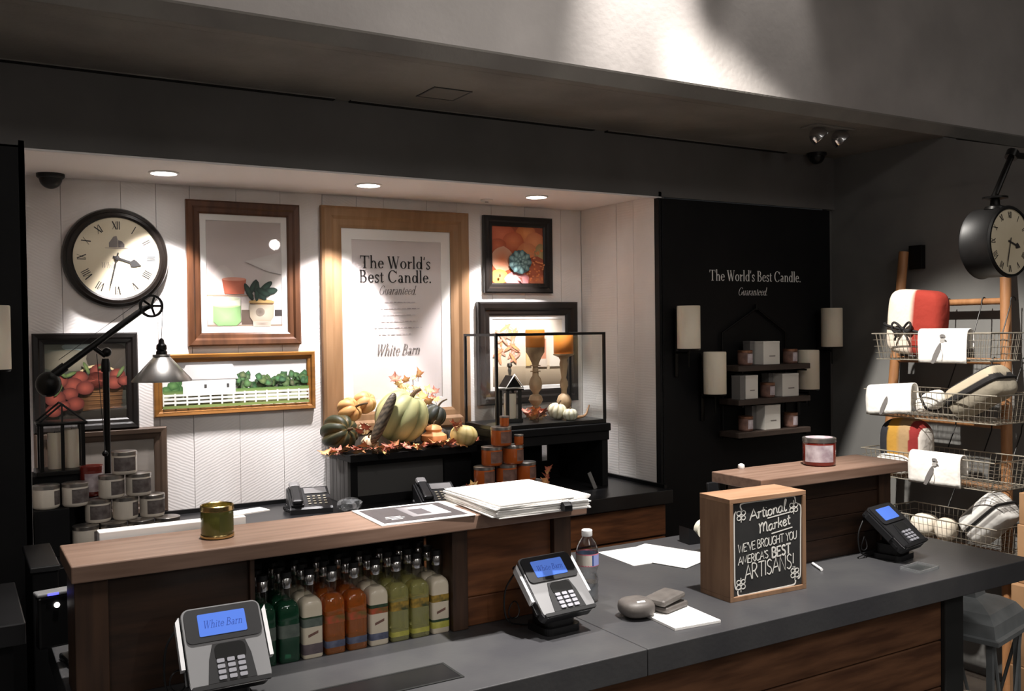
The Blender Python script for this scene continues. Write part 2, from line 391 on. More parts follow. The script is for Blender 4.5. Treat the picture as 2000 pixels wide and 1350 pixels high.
CH = {
 'A': (.75, [[(0, 0), (.35, 1), (.7, 0)], [(.13, .36), (.57, .40)]]), 'W': (.95, [[(0, 1), (.22, 0), (.44, .8), (.64, 0), (.88, 1)]]),
 'E': (.6, [[(.5, 1), (0, .98), (.02, 0), (.52, .02)], [(0, .52), (.42, .54)]]), "'": (.18, [[(.08, 1.05), (.03, .78)]]),
 'V': (.66, [[(0, 1), (.3, 0), (.62, 1)]]), 'I': (.2, [[(.05, 1), (.05, 0)]]), 'T': (.66, [[(0, 1), (.6, 1)], [(.3, 1), (.3, 0)]]),
 'B': (.62, ['c', [(0, 0), (0, .5), (0, 1), (.32, .98), (.42, .78), (.28, .55), (0, .52), (.32, .5), (.52, .28), (.36, .03), (0, 0)]]),
 'R': (.6, ['c', [(0, 0), (0, .5), (0, 1), (.32, .98), (.44, .76), (.28, .52), (.02, .5)], [(.2, .5), (.36, .26), (.54, 0)]]),
 'O': (.74, ['c', [(.32, 1), (.1, .85), (0, .5), (.1, .13), (.32, 0), (.54, .13), (.64, .5), (.54, .87), (.32, 1)]]),
 'U': (.64, ['c', [(0, 1), (.0, .5), (.04, .15), (.26, 0), (.48, .15), (.53, .5), (.54, 1)]]),
 'G': (.7, ['c', [(.55, .86), (.35, 1), (.1, .85), (0, .5), (.1, .12), (.34, 0), (.55, .14), (.57, .45), (.34, .45)]]),
 'H': (.68, [[(0, 1), (0, 0)], [(.55, 1), (.55, 0)], [(0, .5), (.55, .52)]]), 'Y': (.64, [[(0, 1), (.28, .5), (.58, 1)], [(.28, .5), (.26, 0)]]),
 'M': (.9, [[(0, 0), (.1, 1), (.4, .2), (.7, 1), (.8, 0)]]), 'N': (.72, [[(0, 0), (.02, 1), (.55, 0), (.57, 1)]]),
 'C': (.66, ['c', [(.55, .85), (.35, 1), (.1, .85), (0, .5), (.1, .13), (.34, 0), (.56, .14)]]),
 'S': (.56, ['c', [(.46, .86), (.28, 1), (.06, .86), (.1, .62), (.36, .44), (.46, .2), (.26, 0), (.02, .13)]]), '!': (.28, [[(.12, 1), (.1, .3)], [(.1, .08), (.1, .0)]]), ' ': (.34, []),
 'r': (.36, ['c', [(0, .5), (.08, .6), (.08, .3), (.06, 0)], [(.08, .4), (.18, .58), (.32, .56)]]), 't': (.34, ['c', [(.16, .95), (.12, .4), (.16, .05), (.3, .08)], [(0, .62), (.3, .66)]]),
 'i': (.24, ['c', [(.06, .58), (.05, .2), (.12, .0), (.24, .1)], [(.07, .8), (.08, .86)]]), 'o': (.46, ['c', [(.22, .58), (.04, .45), (.03, .15), (.2, 0), (.36, .16), (.36, .45), (.22, .58)]]),
 'n': (.5, ['c', [(.04, .6), (.06, .3), (.05, 0)], [(.06, .35), (.2, .58), (.34, .5), (.36, .2), (.46, .02)]]), 'a': (.52, ['c', [(.36, .52), (.2, .6), (.03, .4), (.05, .08), (.2, .0), (.34, .2), (.37, .58), (.36, .15), (.5, .03)]]),
 'l': (.3, ['c', [(.1, .5), (.24, 1.0), (.16, 1.12), (.08, .8), (.07, .2), (.16, 0), (.3, .1)]]), 'k': (.48, ['c', [(.05, 1.1), (.06, .5), (.05, 0)], [(.38, .62), (.2, .4), (.07, .3), (.24, .3), (.4, 0)]]),
 'e': (.42, ['c', [(.05, .28), (.28, .36), (.3, .52), (.16, .6), (.03, .38), (.08, .06), (.24, 0), (.4, .14)]]), 'm': (.9, ['c', [(.0, 1), (.1, .5), (.08, 0)], [(.1, .6), (.28, .98), (.38, .8), (.4, .1)], [(.42, .6), (.6, .98), (.72, .7), (.72, .1), (.86, .05)]]),
}
def chalk(mb, text, x, y, h, width, rise, wd, M):
    tot = sum(CH[c][0] for c in text); sx = width/tot; x0 = x
    for ch in text:
        adv, pl = CH[ch]; cur = pl[:1] == ['c']
        for p in (pl[1:] if cur else pl):
            q = [(x+a*sx, y+b*h+(x+a*sx-x0)*rise) for a, b in p]
            ribbon(mb, smooth_line(q, 5) if cur else q, wd, 'chalk', M)
        x += adv*sx

# ------------------------------------------------------------------ the room
YF, YB, XL, XR, ZN, ZC, XW = 3.60, 4.26, .232, 2.985, 2.335, 2.615, 4.24
b = MB(); b.box(-3.2, 6.2, -3.2, 4.5, -.05, 0, 'floor'); struct('floor', b)
rnd = random.Random(4)
def planks(b, a0, a1, put):
    a = a0
    while a < a1-1e-4:
        wd = rnd.choice((.14, .17, .2, .23)); e = min(a+wd, a1)
        if a1-e < .06: e = a1
        put(a, e-.0016, rnd.uniform(0, .002)); a = e
b = MB(); planks(b, XL, XR, lambda a, e, d: b.box(a, e, YB-d, YB+.02, .0, ZN+.02, rnd.choice(('boards', 'boards_b')), .0012)); b.box(XL-.1, XR+.1, YB+.012, YB+.05, 0, ZN+.1, 'boards'); struct('wall_nook_back', b)
b = MB(); planks(b, YF, YB, lambda a, e, d: b.box(XR-d, XR+.02, a, e, .0, ZN+.02, rnd.choice(('boards', 'boards_b')), .0012)); b.box(XR+.012, XR+.05, YF+.02, YB, 0, ZN+.1, 'boards'); struct('wall_nook_right', b)
b = MB(); planks(b, YF, YB, lambda a, e, d: b.box(XL-.02, XL+d, a, e, .0, ZN+.02, rnd.choice(('boards', 'boards_b')), .0012)); struct('wall_nook_left', b)
b = MB()   # soffit with three round lamp openings
holes = sorted(NOOK_LAMPS)
xs = [XL-.02]+[v for x, _ in holes for v in (x-.08, x+.08)]+[XR+.02]
for i in range(0, len(xs), 2): b.box(xs[i], xs[i+1], YF+.012, YB, ZN, ZN+.05, 'nook_ceiling')
for x, y in holes:
    b.box(x-.08, x+.08, YF+.012, y-.08, ZN, ZN+.05, 'nook_ceiling'); b.box(x-.08, x+.08, y+.08, YB, ZN, ZN+.05, 'nook_ceiling')
    vs = []; n = 32
    for k in range(n):
        a = 2*PI*k/n; q = max(abs(math.cos(a)), abs(math.sin(a))); vs += [(x+.05*math.cos(a), y+.05*math.sin(a), ZN), (x+.08*math.cos(a)/q, y+.08*math.sin(a)/q, ZN)]
    b.add(vs, [(2*k, 2*k+1, (2*k+3) % (2*n), (2*k+2) % (2*n)) for k in range(n)], 'nook_ceiling')
    b.lathe([(.05, ZN), (.05, ZN+.05)], 'trim_white', 32, (x, y, 0), cap=False)
struct('ceiling_nook', b)
b = MB(); b.box(-3.2, 6.2, YF, YF+.012, ZN-.005, ZC, 'plaster_dark'); b.box(XL, XR, YF+.001, YF+.03, ZN-.012, ZN+.03, 'nook_ceiling'); struct('wall_header', b)
b = MB(); b.box(-3.2, XL, YF, YF+.05, 0, ZN+.002, 'black_paint'); struct('wall_black_left', b)
b = MB(); b.box(XR, 4.20, YF, YF+.05, 0, ZN-.012, 'black_paint'); b.box(XR-.003, XR+.012, YF-.004, YF+.03, 0, ZN-.012, 'black_paint'); struct('wall_black_right', b)
b = MB(); b.box(4.2, XW, YF+.02, YF+.05, 0, ZC, 'plaster_dark'); struct('wall_corner', b)
b = MB(); b.box(XW, XW+.1, 2.93, YF+.05, 0, ZC, 'plaster_wall'); b.prism([(-3.2, 0), (2.93, 0), (2.93, 2.61), (2.3, 2.425), (2.2, 2.40), (-3.2, 2.40)], 0, .1, 'plaster_wall', Matrix(((0, 0, 1, XW), (1, 0, 0, 0), (0, 1, 0, 0), (0, 0, 0, 1)))); struct('wall_right', b)
b = MB(); b.box(-3.2, 6.2, 2.965, YF+.05, ZC, ZC+.05, 'plaster'); struct('ceiling', b)
b = MB(); b.box(-3.2, 6.2, 2.882, 2.96, 2.667, 4.5, 'plaster_light'); struct('wall_upper', b)
b = MB()   # rounded lip under the upper wall
pr = [(2.968, 2.6155), (2.926, 2.6155), (2.921, 2.617), (2.884, 2.660), (2.882, 2.667), (2.968, 2.667)]
b.add([(x, y, z) for x in (-3.2, 6.2) for y, z in pr], [(i, (i+1) % 6, 6+(i+1) % 6, 6+i) for i in range(6)], 'plaster'); struct('trim_1', b)
b = MB(); b.box(-3.2, 6.2, -3.2, 2.96, 4.5, 4.55, 'plaster_light'); struct('ceiling_upper', b)
b = MB(); b.box(-3.25, -3.2, -3.2, 4.3, 0, 4.5, 'plaster'); struct('wall_left', b)
b = MB(); b.box(-3.2, 6.2, -3.25, -3.2, 0, 4.5, 'plaster'); struct('wall_rear', b)
b = MB(); b.box(6.2, 6.25, -3.2, 2.96, 0, 4.5, 'plaster'); struct('wall_far_right', b)
for i, (x0, x1) in enumerate(((-1.2, 1.329), (1.394, 2.589), (2.662, 3.844))):
    t = thing('linear_vent', ('thin black ceiling slot vent above the white nook, longest, running out at left', 'thin black ceiling slot vent, middle of the three, under the ceiling hatch', 'thin black ceiling slot vent nearest the black dome camera')[i], 'vent', (x0, 3.585, ZC), 0, 'slot vents along the ceiling edge')
    q = MB(); q.box(x0, x1, 3.57, 3.598, ZC-.006, ZC, 'slot'); q.build('slot_opening', t, True)
    q = MB(); q.box(x0, x1, 3.566, 3.57, ZC-.004, ZC, 'plaster'); q.build('edge_strip', t, True)
t = thing('ceiling_hatch', 'square flush access hatch in the grey lowered ceiling', 'hatch', (1.6, 3.2, ZC))
q = MB(); q.box(1.602, 1.752, 3.235, 3.385, ZC-.002, ZC, 'plaster'); q.build('hatch_panel', t, True)
q = MB()
for bb in ((1.595, 1.602, 3.228, 3.392), (1.752, 1.759, 3.228, 3.392), (1.602, 1.752, 3.228, 3.235), (1.602, 1.752, 3.385, 3.392)): q.box(*bb, ZC-.003, ZC, 'steel_dark')
q.build('hatch_rim', t, True)
def dome(x, y, z, lab):
    t = thing('dome_camera', lab, 'security camera', (x, y, z))
    q = MB(); q.lathe([(.052, 0), (.052, -.012), (.046, -.018), (.001, -.018)], 'plastic_black', 28); q.build('housing', t)
    q = MB(); q.lathe([(.043*math.cos(a), -.016-.043*math.sin(a)) for a in [k*PI/16 for k in range(9)]], 'black_satin', 28); q.build('dome_cover', t)
dome(.36, 4.18, ZN, 'dark dome security camera on the nook ceiling above the big clock')
dome(4.02, 3.53, ZC, 'black dome security camera on the grey ceiling near the twin emergency lights')
t = thing('smoke_detector', 'small white disc detector on the nook ceiling between two downlights', 'detector', (2.30, 4.09, ZN))
q = MB(); q.lathe([(.03, 0), (.03, -.006), (.022, -.011), (.001, -.011)], 'trim_white', 24); q.build('disc', t)
q = MB(); q.lathe([(.010, -.0105), (.009, -.014), (.001, -.014)], 'plastic_grey', 16); q.build('sensor', t)
for i, (x, y) in enumerate(NOOK_LAMPS):
    t = thing('downlight', ('round recessed ceiling downlight nearest the big clock', 'round recessed ceiling downlight over the tan framed candle sign', 'round recessed ceiling downlight over the black framed pumpkin picture')[i], 'downlight', (x, y, ZN), 0, 'recessed downlights in the nook ceiling')
    q = MB(); q.lathe([(.049, -.0005), (.058, -.0005), (.059, -.004), (.05, -.006), (.049, -.0005)], 'trim_white', 36, cap=False); q.build('trim_ring', t)
    q = MB(); q.lathe([(.001, .004), (.047, .004), (.047, .006), (.001, .006)], 'lamp_lens', 36, cap=False); q.build('lens', t)
t = thing('emergency_light', 'twin-headed emergency light fixed to the grey ceiling beside the bulkhead', 'emergency light', (3.58, 3.05, ZC))
q = MB(); q.box(-.16, .10, -.05, .05, -.008, 0, 'plaster', .003); q.build('base_plate', t)
for k in (-1, 1):
    q = MB(); M = Matrix.Translation((-.03+.075*k, 0, -.035)) @ Matrix.Rotation(R(-35), 4, 'Y') @ Matrix.Rotation(R(-25), 4, 'X')
    q.lathe([(.015, .03), (.03, .02), (.042, -.005), (.044, -.03), (.038, -.034)], 'chrome', 24, M=M, cap=False)
    q.lathe([(.001, -.028), (.038, -.028)], 'clear_plastic', 24, M=M, cap=False); q.build('lamp_head', t)

# ------------------------------------------------------------------ sales counter
ZT = .93
t = thing('sales_counter', 'long grey stone-topped sales counter with dark plank front', 'counter', (1.5, 1.8, 0))
q = MB(); q.box(.2, 1.412, 1.76, 2.66, ZT-.065, ZT, 'counter', .002); q.box(1.4135, 3.0, 1.76, 2.66, ZT-.065, ZT, 'counter', .002); q.build('countertop', t, True)
q = MB()
z = .02
while z < .86:
    z1 = min(z+.142, .864); q.box(.3, 2.585, 1.80, 1.83, z, z1-.004, 'plank', .003); z = z1
q.box(.3, 2.585, 1.825, 1.84, 0, .864, 'dark_wood'); q.build('plank_front', t, True)
for x0, x1 in ((.22, .3), (2.585, 2.675)):
    q = MB(); q.box(x0, x1, 1.785, 1.87, 0, .865, 'steel_dark', .004); q.build('leg', t, True)
q = MB(); q.box(2.60, 2.66, 1.87, 2.6, 0, .865, 'dark_wood'); q.build('end_panel', t, True)
q = MB(); q.box(.3, 2.6, 2.55, 2.58, 0, .865, 'dark_wood'); q.build('back_panel', t, True)
q = MB(); q.box(.53, .955, 1.842, 1.935, ZT, ZT+.0015, 'back_counter'); q.ring(.53, .955, 0, .093, [(0, 0), (0, .003), (.004, .003), (.004, 0)], 0, 'steel_dark') if False else None
q.build('scale_plate', t, True, 'dark glass scale plate let into the counter top')
q = MB()
for bb in ((.524, .961, 1.836, 1.842), (.524, .961, 1.935, 1.941), (.524, .53, 1.842, 1.935), (.955, .961, 1.842, 1.935)): q.box(*bb, ZT, ZT+.002, 'steel_dark')
q.build('scale_plate_rim', t, True)

# raised ledge with a recessed nook of soap bottles
Z1 = 1.232; ZL = ZT+.0006
t = thing('transaction_ledge', 'raised wooden ledge cabinet on the counter with a bottle niche', 'ledge', (.83, 2.2, ZT))
q = MB(); q.box(.2, 1.462, 2.072, 2.30, Z1-.036, Z1, 'ledge_wood', .003); q.build('ledge_top', t, True)
q = MB(); q.box(.21, .275, 2.125, 2.27, ZL, Z1-.036, 'panel_wood_vertical', .002); q.build('end_post', t, True)
q = MB(); q.box(.275, .572, 2.14, 2.16, ZL, Z1-.036, 'dark_wood', .001); q.build('inset_panel', t, True)
q = MB(); q.box(.572, .582, 2.127, 2.27, ZL, Z1-.036, 'panel_wood_vertical'); q.build('niche_side', t, True)
q = MB(); q.box(.582, 1.082, 2.292, 2.299, ZL, Z1-.036, 'black_paint'); q.build('niche_back', t, True)
q = MB(); q.box(1.082, 1.126, 2.125, 2.28, ZL, Z1-.036, 'panel_wood_vertical', .002); q.build('stile', t, True)
q = MB(); q.box(1.126, 1.39, 2.142, 2.16, ZL, 1.005, 'panel_wood', .003); q.box(1.126, 1.39, 2.142, 2.16, 1.006, Z1-.036, 'panel_wood', .003); q.build('inset_panel', t, True)
q = MB(); q.box(1.39, 1.445, 2.125, 2.28, ZL, Z1-.036, 'panel_wood_vertical', .002); q.build('stile', t, True)
q = MB(); q.box(1.09, 1.44, 2.27, 2.285, ZL, Z1-.036, 'dark_wood'); q.box(.275, .58, 2.25, 2.265, ZL, Z1-.036, 'dark_wood'); q.build('back_panel', t, True)

t = thing('transaction_ledge', 'raised wooden ledge cabinet on the counter behind the chalkboard sign', 'ledge', (2.43, 2.15, ZT))
q = MB(); q.box(2.085, 2.77, 2.05, 2.265, Z1-.034, Z1, 'ledge_wood', .003); q.build('ledge_top', t, True)
q = MB(); q.box(2.13, 2.19, 2.11, 2.25, ZL, Z1-.034, 'panel_wood_vertical', .002); q.build('stile', t, True)
q = MB()
z = ZL
while z < 1.19:
    z1 = min(z+.068, Z1-.034); q.box(2.19, 2.70, 2.12, 2.145, z, z1-.0015, 'dark_wood', .002); z = z1
q.build('plank_panel', t, True)
q = MB(); q.box(2.70, 2.758, 2.11, 2.25, ZL, Z1-.034, 'panel_wood_vertical', .002); q.build('stile', t, True)
q = MB(); q.box(2.13, 2.758, 2.238, 2.25, ZL, Z1-.034, 'dark_wood'); q.build('back_panel', t, True)

# back counter under the nook
t = thing('back_counter', 'black-topped back counter with brown drawers running under the nook', 'counter', (1.6, 3.9, 0))
q = MB(); q.box(XL+.005, XR-.006, 3.505, YB-.006, .845, .91, 'back_counter', .003); q.build('worktop', t, True)
q = MB(); q.box(XL+.005, XR-.006, YB-.022, YB-.007, .91, .928, 'black_satin'); q.box(XR-.022, XR-.007, 3.55, YB-.022, .91, .928, 'black_satin'); q.build('backsplash', t, True)
q = MB(); q.box(XL+.01, XR-.012, 3.56, YB-.01, .05, .845, 'dark_wood'); q.build('carcass', t, True)
xs = [.25, .93, 1.61, 2.29, 2.965]
for a, e in zip(xs, xs[1:]):
    for z0, z1 in ((.69, .835), (.40, .68), (.08, .39)):
        q = MB(); q.box(a+.004, e-.004, 3.54, 3.562, z0, z1, 'panel_wood', .003); d = q.build('drawer', t, True)

# dark side counter and desk at the left edge
t = thing('side_counter', 'dark side counter at the far left by the black wall', 'counter', (-.4, 2.6, 0))
q = MB(); q.box(-1.2, .135, 2.38, 2.79, 1.0, 1.05, 'back_counter', .003); q.build('countertop', t, True)
q = MB(); q.box(-1.18, .11, 2.41, 2.76, 0, 1.0, 'black_paint'); q.build('cabinet', t, True)
t = thing('low_desk', 'low dark desk at far left below the side counter, carrying a crumpled pouch', 'desk', (.1, 2.1, 0))
q = MB(); q.box(-.2, .198, 1.95, 2.36, .80, .84, 'steel_dark', .003); q.build('desk_top', t, True)
for x in (-.18, .14):
    q = MB(); q.box(x, x+.04, 1.98, 2.33, 0, .80, 'black_paint'); q.build('leg', t, True)
t = thing('black_cabinet', 'black box cabinet standing behind the left end of the ledge', 'cabinet', (.15, 3.0, 0))
q = MB(); q.box(.17, .232, 2.71, 2.99, 0, 1.085, 'black_paint', .004); q.build('body', t, True)
q = MB(); q.box(.165, .236, 2.70, 3.0, 1.085, 1.10, 'back_counter', .003); q.build('top', t, True)
t = thing('register_monitor', 'slim black monitor with silver edge and blue light left of the ledge', 'monitor', (.26, 2.41, ZT+.0006), R(9))
q = MB(); q.box(-.045, .06, -.045, .055, 0, .015, 'plastic_black', .004); q.build('base', t)
q = MB(); q.box(-.015, .015, .01, .03, .015, .10, 'plastic_black'); q.build('neck', t)
q = MB(); q.box(-.105, .075, -.022, .008, .052, .172, 'black_satin', .006); s_ = q.build('screen_housing', t)
q = MB(); q.box(-.107, .077, -.024, .016, .172, .180, 'plastic_grey', .003); q.build('top_edge', t, label='silver top edge')
q = MB(); q.box(-.085, -.062, -.0255, -.024, .174, .179, 'led_blue'); q.build('status_light', t, label='blue status light')
q = MB(); q.lathe([(.006, 0), (.006, .003), (.001, .003)], 'led_white', 14, (-.066, -.0225, .150), Matrix.Rotation(PI/2, 4, 'X')); q.build('power_button', t, label='glowing white button')
t = thing('plastic_pouch', 'crumpled clear plastic pouch on the low desk by the monitor', 'pouch', (.045, 2.18, .8405))
rn = random.Random(2); q = MB(); q.sell((0, 0, .06), (.07, .03, .06), 'zinc', .6, .6, 14, 8, colf=None); 
for v in q.v: v.x += rn.uniform(-.006, .006); v.y += rn.uniform(-.008, .008)
q.build('pouch', t)

# ------------------------------------------------------------------ pictures on the nook wall
class Print:
    """flat colour areas of a printed picture, unit square, soft centre-to-edge colour"""
    def __init__(s, x0, x1, z0, z1, y): s.b = MB(); s.r = (x0, x1, z0, z1); s.y = y; s.k = 0; s.poly([(0, 0), (1, 0), (1, 1), (0, 1)], (255, 255, 255))
    def P(s, u, v): x0, x1, z0, z1 = s.r; return (x0+(x1-x0)*u, s.y-.0002*s.k, z0+(z1-z0)*v)
    def grad(s, u0, v0, u1, v1, cb, ct, n=1):
        s.k += 1; s.b.add([s.P(u0, v0), s.P(u1, v0), s.P(u1, v1), s.P(u0, v1)], [(0, 1, 2, 3)], 'print', cols=[lin(cb), lin(cb), lin(ct), lin(ct)])
    def poly(s, pts, ce, cc=None):
        s.k += 1; n = len(pts); cx = sum(p[0] for p in pts)/n; cy = sum(p[1] for p in pts)/n
        cl = lambda p: (min(max(p[0], 0), 1), min(max(p[1], 0), 1))
        s.b.add([s.P(*cl(p)) for p in pts]+[s.P(*cl((cx, cy)))], [(i, (i+1) % n, n) for i in range(n)], 'print', cols=[lin(ce)]*n+[lin(cc or ce)])
    def oval(s, cx, cy, rx, ry, ce, cc=None, n=18, rot=0, wob=0, seed=0):
        r = random.Random(seed); pts = []
        for i in range(n):
            a = 2*PI*i/n; k = 1+r.uniform(-wob, wob); x = rx*k*math.cos(a); y = ry*k*math.sin(a)
            pts.append((cx+x*math.cos(rot)-y*math.sin(rot), cy+x*math.sin(rot)+y*math.cos(rot)))
        s.poly(pts, ce, cc)
    def rect(s, u0, v0, u1, v1, ce, cc=None): s.poly([(u0, v0), (u1, v0), (u1, v1), (u0, v1)], ce, cc)
WY = 4.256
def picture(name, label, x0, x1, z0, z1, fw, depth, fmat, matw=0, lip=None, cat='picture'):
    t = thing(name, label, cat, ((x0+x1)/2, WY, z0))
    q = MB(); d = depth
    q.ring(x0, x1, z0, z1, [(0, 0), (0, d*.75), (fw*.12, d), (fw*.45, d*.92), (fw*.6, d*.62), (fw*.86, d*.56), (fw, d*.42), (fw, 0)], WY, fmat); q.build('frame', t, True)
    xi0, xi1, zi0, zi1 = x0+fw, x1-fw, z0+fw, z1-fw; y = WY-d*.22
    if matw:
        q = MB(); q.ring(xi0-.004, xi1+.004, zi0-.004, zi1+.004, [(0, 0), (0, .002), (matw, .002), (matw+.002, 0)], y, 'mat_board'); q.build('mat_board', t, True)
    k = matw and matw-.002
    pr = Print(xi0+k-.002, xi1-k+.002, zi0+k-.002, zi1-k+.002, y+.001)
    q = MB(); q.add([(xi0, WY-d*.36, zi0), (xi1, WY-d*.36, zi0), (xi1, WY-d*.36, zi1), (xi0, WY-d*.36, zi1)], [(0, 1, 2, 3)], 'pane'); g = q.build('glass', t, True)
    return t, pr

# candles on a tiered stand, brown frame
t, p = picture('framed_picture', 'brown wood framed picture of three candles beside dark leaves', .890, 1.394, 1.635, 2.274, .058, .028, 'brown_frame', .03)
p.grad(0, 0, 1, 1, (222, 208, 204), (196, 184, 180)); p.grad(0, 0, 1, .22, (190, 172, 160), (224, 214, 206))
p.oval(.22, .38, .16, .2, (214, 202, 196), (232, 224, 220)); p.oval(.86, .25, .2, .3, (206, 196, 190), (226, 218, 212))
p.grad(.45, .02, .6, .16, (92, 74, 66), (120, 104, 92)); p.rect(0, .288, .62, .302, (168, 140, 120)); p.rect(.02, 0, .08, .29, (214, 196, 176)); p.rect(.9, .1, 1, .16, (60, 54, 52)); p.rect(0, 0, 1, .02, (150, 132, 116))
p.poly([(.2, .45), (.52, .45), (.49, .31), (.23, .31)], (196, 104, 80), (220, 128, 100)); p.oval(.36, .45, .16, .018, (226, 150, 126), (232, 170, 150)); p.oval(.36, .32, .13, .012, (206, 110, 84))
p.poly([(.08, .2), (.44, .2), (.44, .05), (.38, .01), (.14, .01), (.08, .05)], (140, 180, 120), (172, 206, 150)); p.oval(.26, .2, .18, .02, (186, 220, 150), (206, 232, 170)); p.rect(.08, .2, .44, .27, (226, 228, 206), (236, 236, 220)); p.oval(.26, .265, .17, .02, (206, 208, 180))
p.poly([(.55, .21), (.89, .21), (.88, .09), (.84, .05), (.6, .05), (.56, .09)], (176, 160, 140), (206, 194, 176)); p.oval(.72, .235, .175, .025, (190, 150, 90), (214, 180, 120)); p.rect(.56, .215, .885, .228, (120, 92, 60)); p.rect(.6, 0, .84, .05, (196, 184, 170), (150, 136, 124)); p.oval(.7, .14, .06, .04, (150, 136, 122), (120, 108, 98))
for a, cx, cy in ((.9, .6, .37), (2.2, .55, .33), (.5, .78, .38), (.1, .84, .34), (2.6, .7, .31), (1.5, .66, .34), (-.3, .74, .33)): p.oval(cx, cy, .1, .034, (30, 44, 38), (58, 84, 70), 12, a)
p.poly([(.5, .62), (1, .72), (1, .50), (.8, .53)], (206, 198, 194), (220, 214, 210))
p.b.build('print', t, True)
# the large lettered sign
t, p = picture('candle_sign', 'tall tan wood framed sign lettered about the world\'s best candle', 1.497, 2.272, 1.205, 2.281, .10, .034, 'oak_frame', .055, cat='sign')
p.grad(0, 0, 1, 1, (226, 216, 214), (216, 206, 204)); p.b.build('print', t, True)
def line(txt, u, v, h, wd, m, sh=0, wt=1): serif(lt, txt, wallM(1.497+.10+.575*u, WY-.0095, 1.305+.876*v), h, m, wd, sh, wt)
zv = lambda z: (z-1.305)/.876
lt = MB(); line("The World's",   .487, zv(1.994), .059, .375, 'ink'); line('Best Candle.', .487, zv(1.926), .059, .385, 'ink'); lt.build('headline', t, True)
lt = MB(); line('Guaranteed.', .497, zv(1.868), .042, .20, 'ink_grey', .3, .75); lt.build('script_line', t, True)
lt = MB(); line('White Barn', .492, zv(1.574), .052, .235, 'ink_grey', .28, .8); lt.build('shop_name', t, True)
q = MB(); rn = random.Random(9)
for k, (a, e) in enumerate(((.38, .66), (.34, .70), (.36, .66), (.34, .68), (.28, .72), (.32, .62))):
    x = a; z = 1.829-.031*k
    while x < e: d = rn.uniform(.015, .05); q.box(1.597+.575*x, 1.597+.575*min(x+d, e), WY-.0102, WY-.0096, z, z+.003, 'label_pale'); x += d+.012
q.build('small_print', t, True)
# pumpkins and a succulent
t, p = picture('framed_picture', 'black framed picture of orange pumpkins and a blue-green succulent', 2.364, 2.782, 1.88, 2.279, .052, .028, 'black_frame', 0)
p.rect(0, 0, 1, 1, (150, 70, 40), (170, 84, 50)); rn = random.Random(3)
for cx, cy, rx, ry, a, c in ((.2, .85, .25, .2, (176, 84, 52), (206, 110, 76)), (.66, .88, .2, .16, (186, 104, 56), (224, 146, 88)), (.42, .74, .2, .16, (176, 86, 54), (214, 124, 80)), (.84, .74, .2, .17, (196, 116, 72), (226, 150, 100)), (.12, .66, .16, .12, (160, 76, 46), (196, 104, 70)), (.68, .56, .2, .16, (196, 118, 76), (214, 142, 92)), (.94, .52, .12, .2, (150, 130, 84), (190, 166, 110)), (.84, .25, .26, .24, (150, 66, 38), (190, 96, 58)), (.2, .42, .21, .22, (196, 150, 124), (196, 110, 70)), (.14, .12, .16, .13, (220, 140, 70), (240, 166, 92)), (.48, .08, .24, .14, (196, 120, 124), (226, 166, 160)), (.9, .06, .2, .1, (176, 90, 60), (206, 124, 84))): p.oval(cx, cy, rx, ry, a, c, 22, 0, .05, int(cx*99))
for k in range(60): p.oval(rn.uniform(.62, 1), rn.uniform(.05, .6), .022, .018, (206, 120, 72), (226, 150, 100), 6)
p.oval(.52, .38, .21, .2, (60, 80, 82), (40, 56, 60), 22, 0, .06)
for rr, n, L_ in ((.15, 9, .075), (.095, 7, .06), (.045, 5, .045)):
    for k in range(n): a = 2*PI*k/n+rr*9; p.oval(.52+rr*math.cos(a), .38+rr*.95*math.sin(a), L_, L_*.62, (74, 102, 106), (150, 182, 180), 10, a)
p.oval(.52, .38, .025, .025, (60, 86, 90)); p.oval(.12, .13, .02, .03, (80, 60, 40)); p.poly([(.46, .12), (.54, .1), (.56, .0), (.5, .08)], (120, 70, 60))
p.b.build('print', t, True)
# flower picture behind the glass case
t, p = picture('framed_picture', 'wide black framed picture of pale flowers half hidden behind the glass case', 2.321, 2.936, 1.30, 1.834, .072, .035, 'black_frame', .022)
p.grad(0, 0, 1, 1, (226, 206, 176), (244, 232, 216)); p.grad(0, 0, 1, .3, (120, 104, 86), (206, 186, 158))
rn = random.Random(5)
for k in range(26):
    a = rn.uniform(.6, 2.6); p.oval(.16+rn.uniform(-.1, .16), .62+rn.uniform(-.2, .28), .10, .022, (226, 150, 120), (246, 214, 196) if k % 2 else (236, 206, 130), 8, a)
p.rect(.46, .3, .54, .72, (206, 176, 120), (226, 206, 150)); p.rect(.6, .28, .76, .74, (214, 196, 176), (230, 216, 200)); p.rect(.66, .4, .75, .7, (206, 140, 110))
p.rect(.80, .28, 1, .76, (228, 216, 200), (236, 226, 212))
p.b.build('print', t, True)
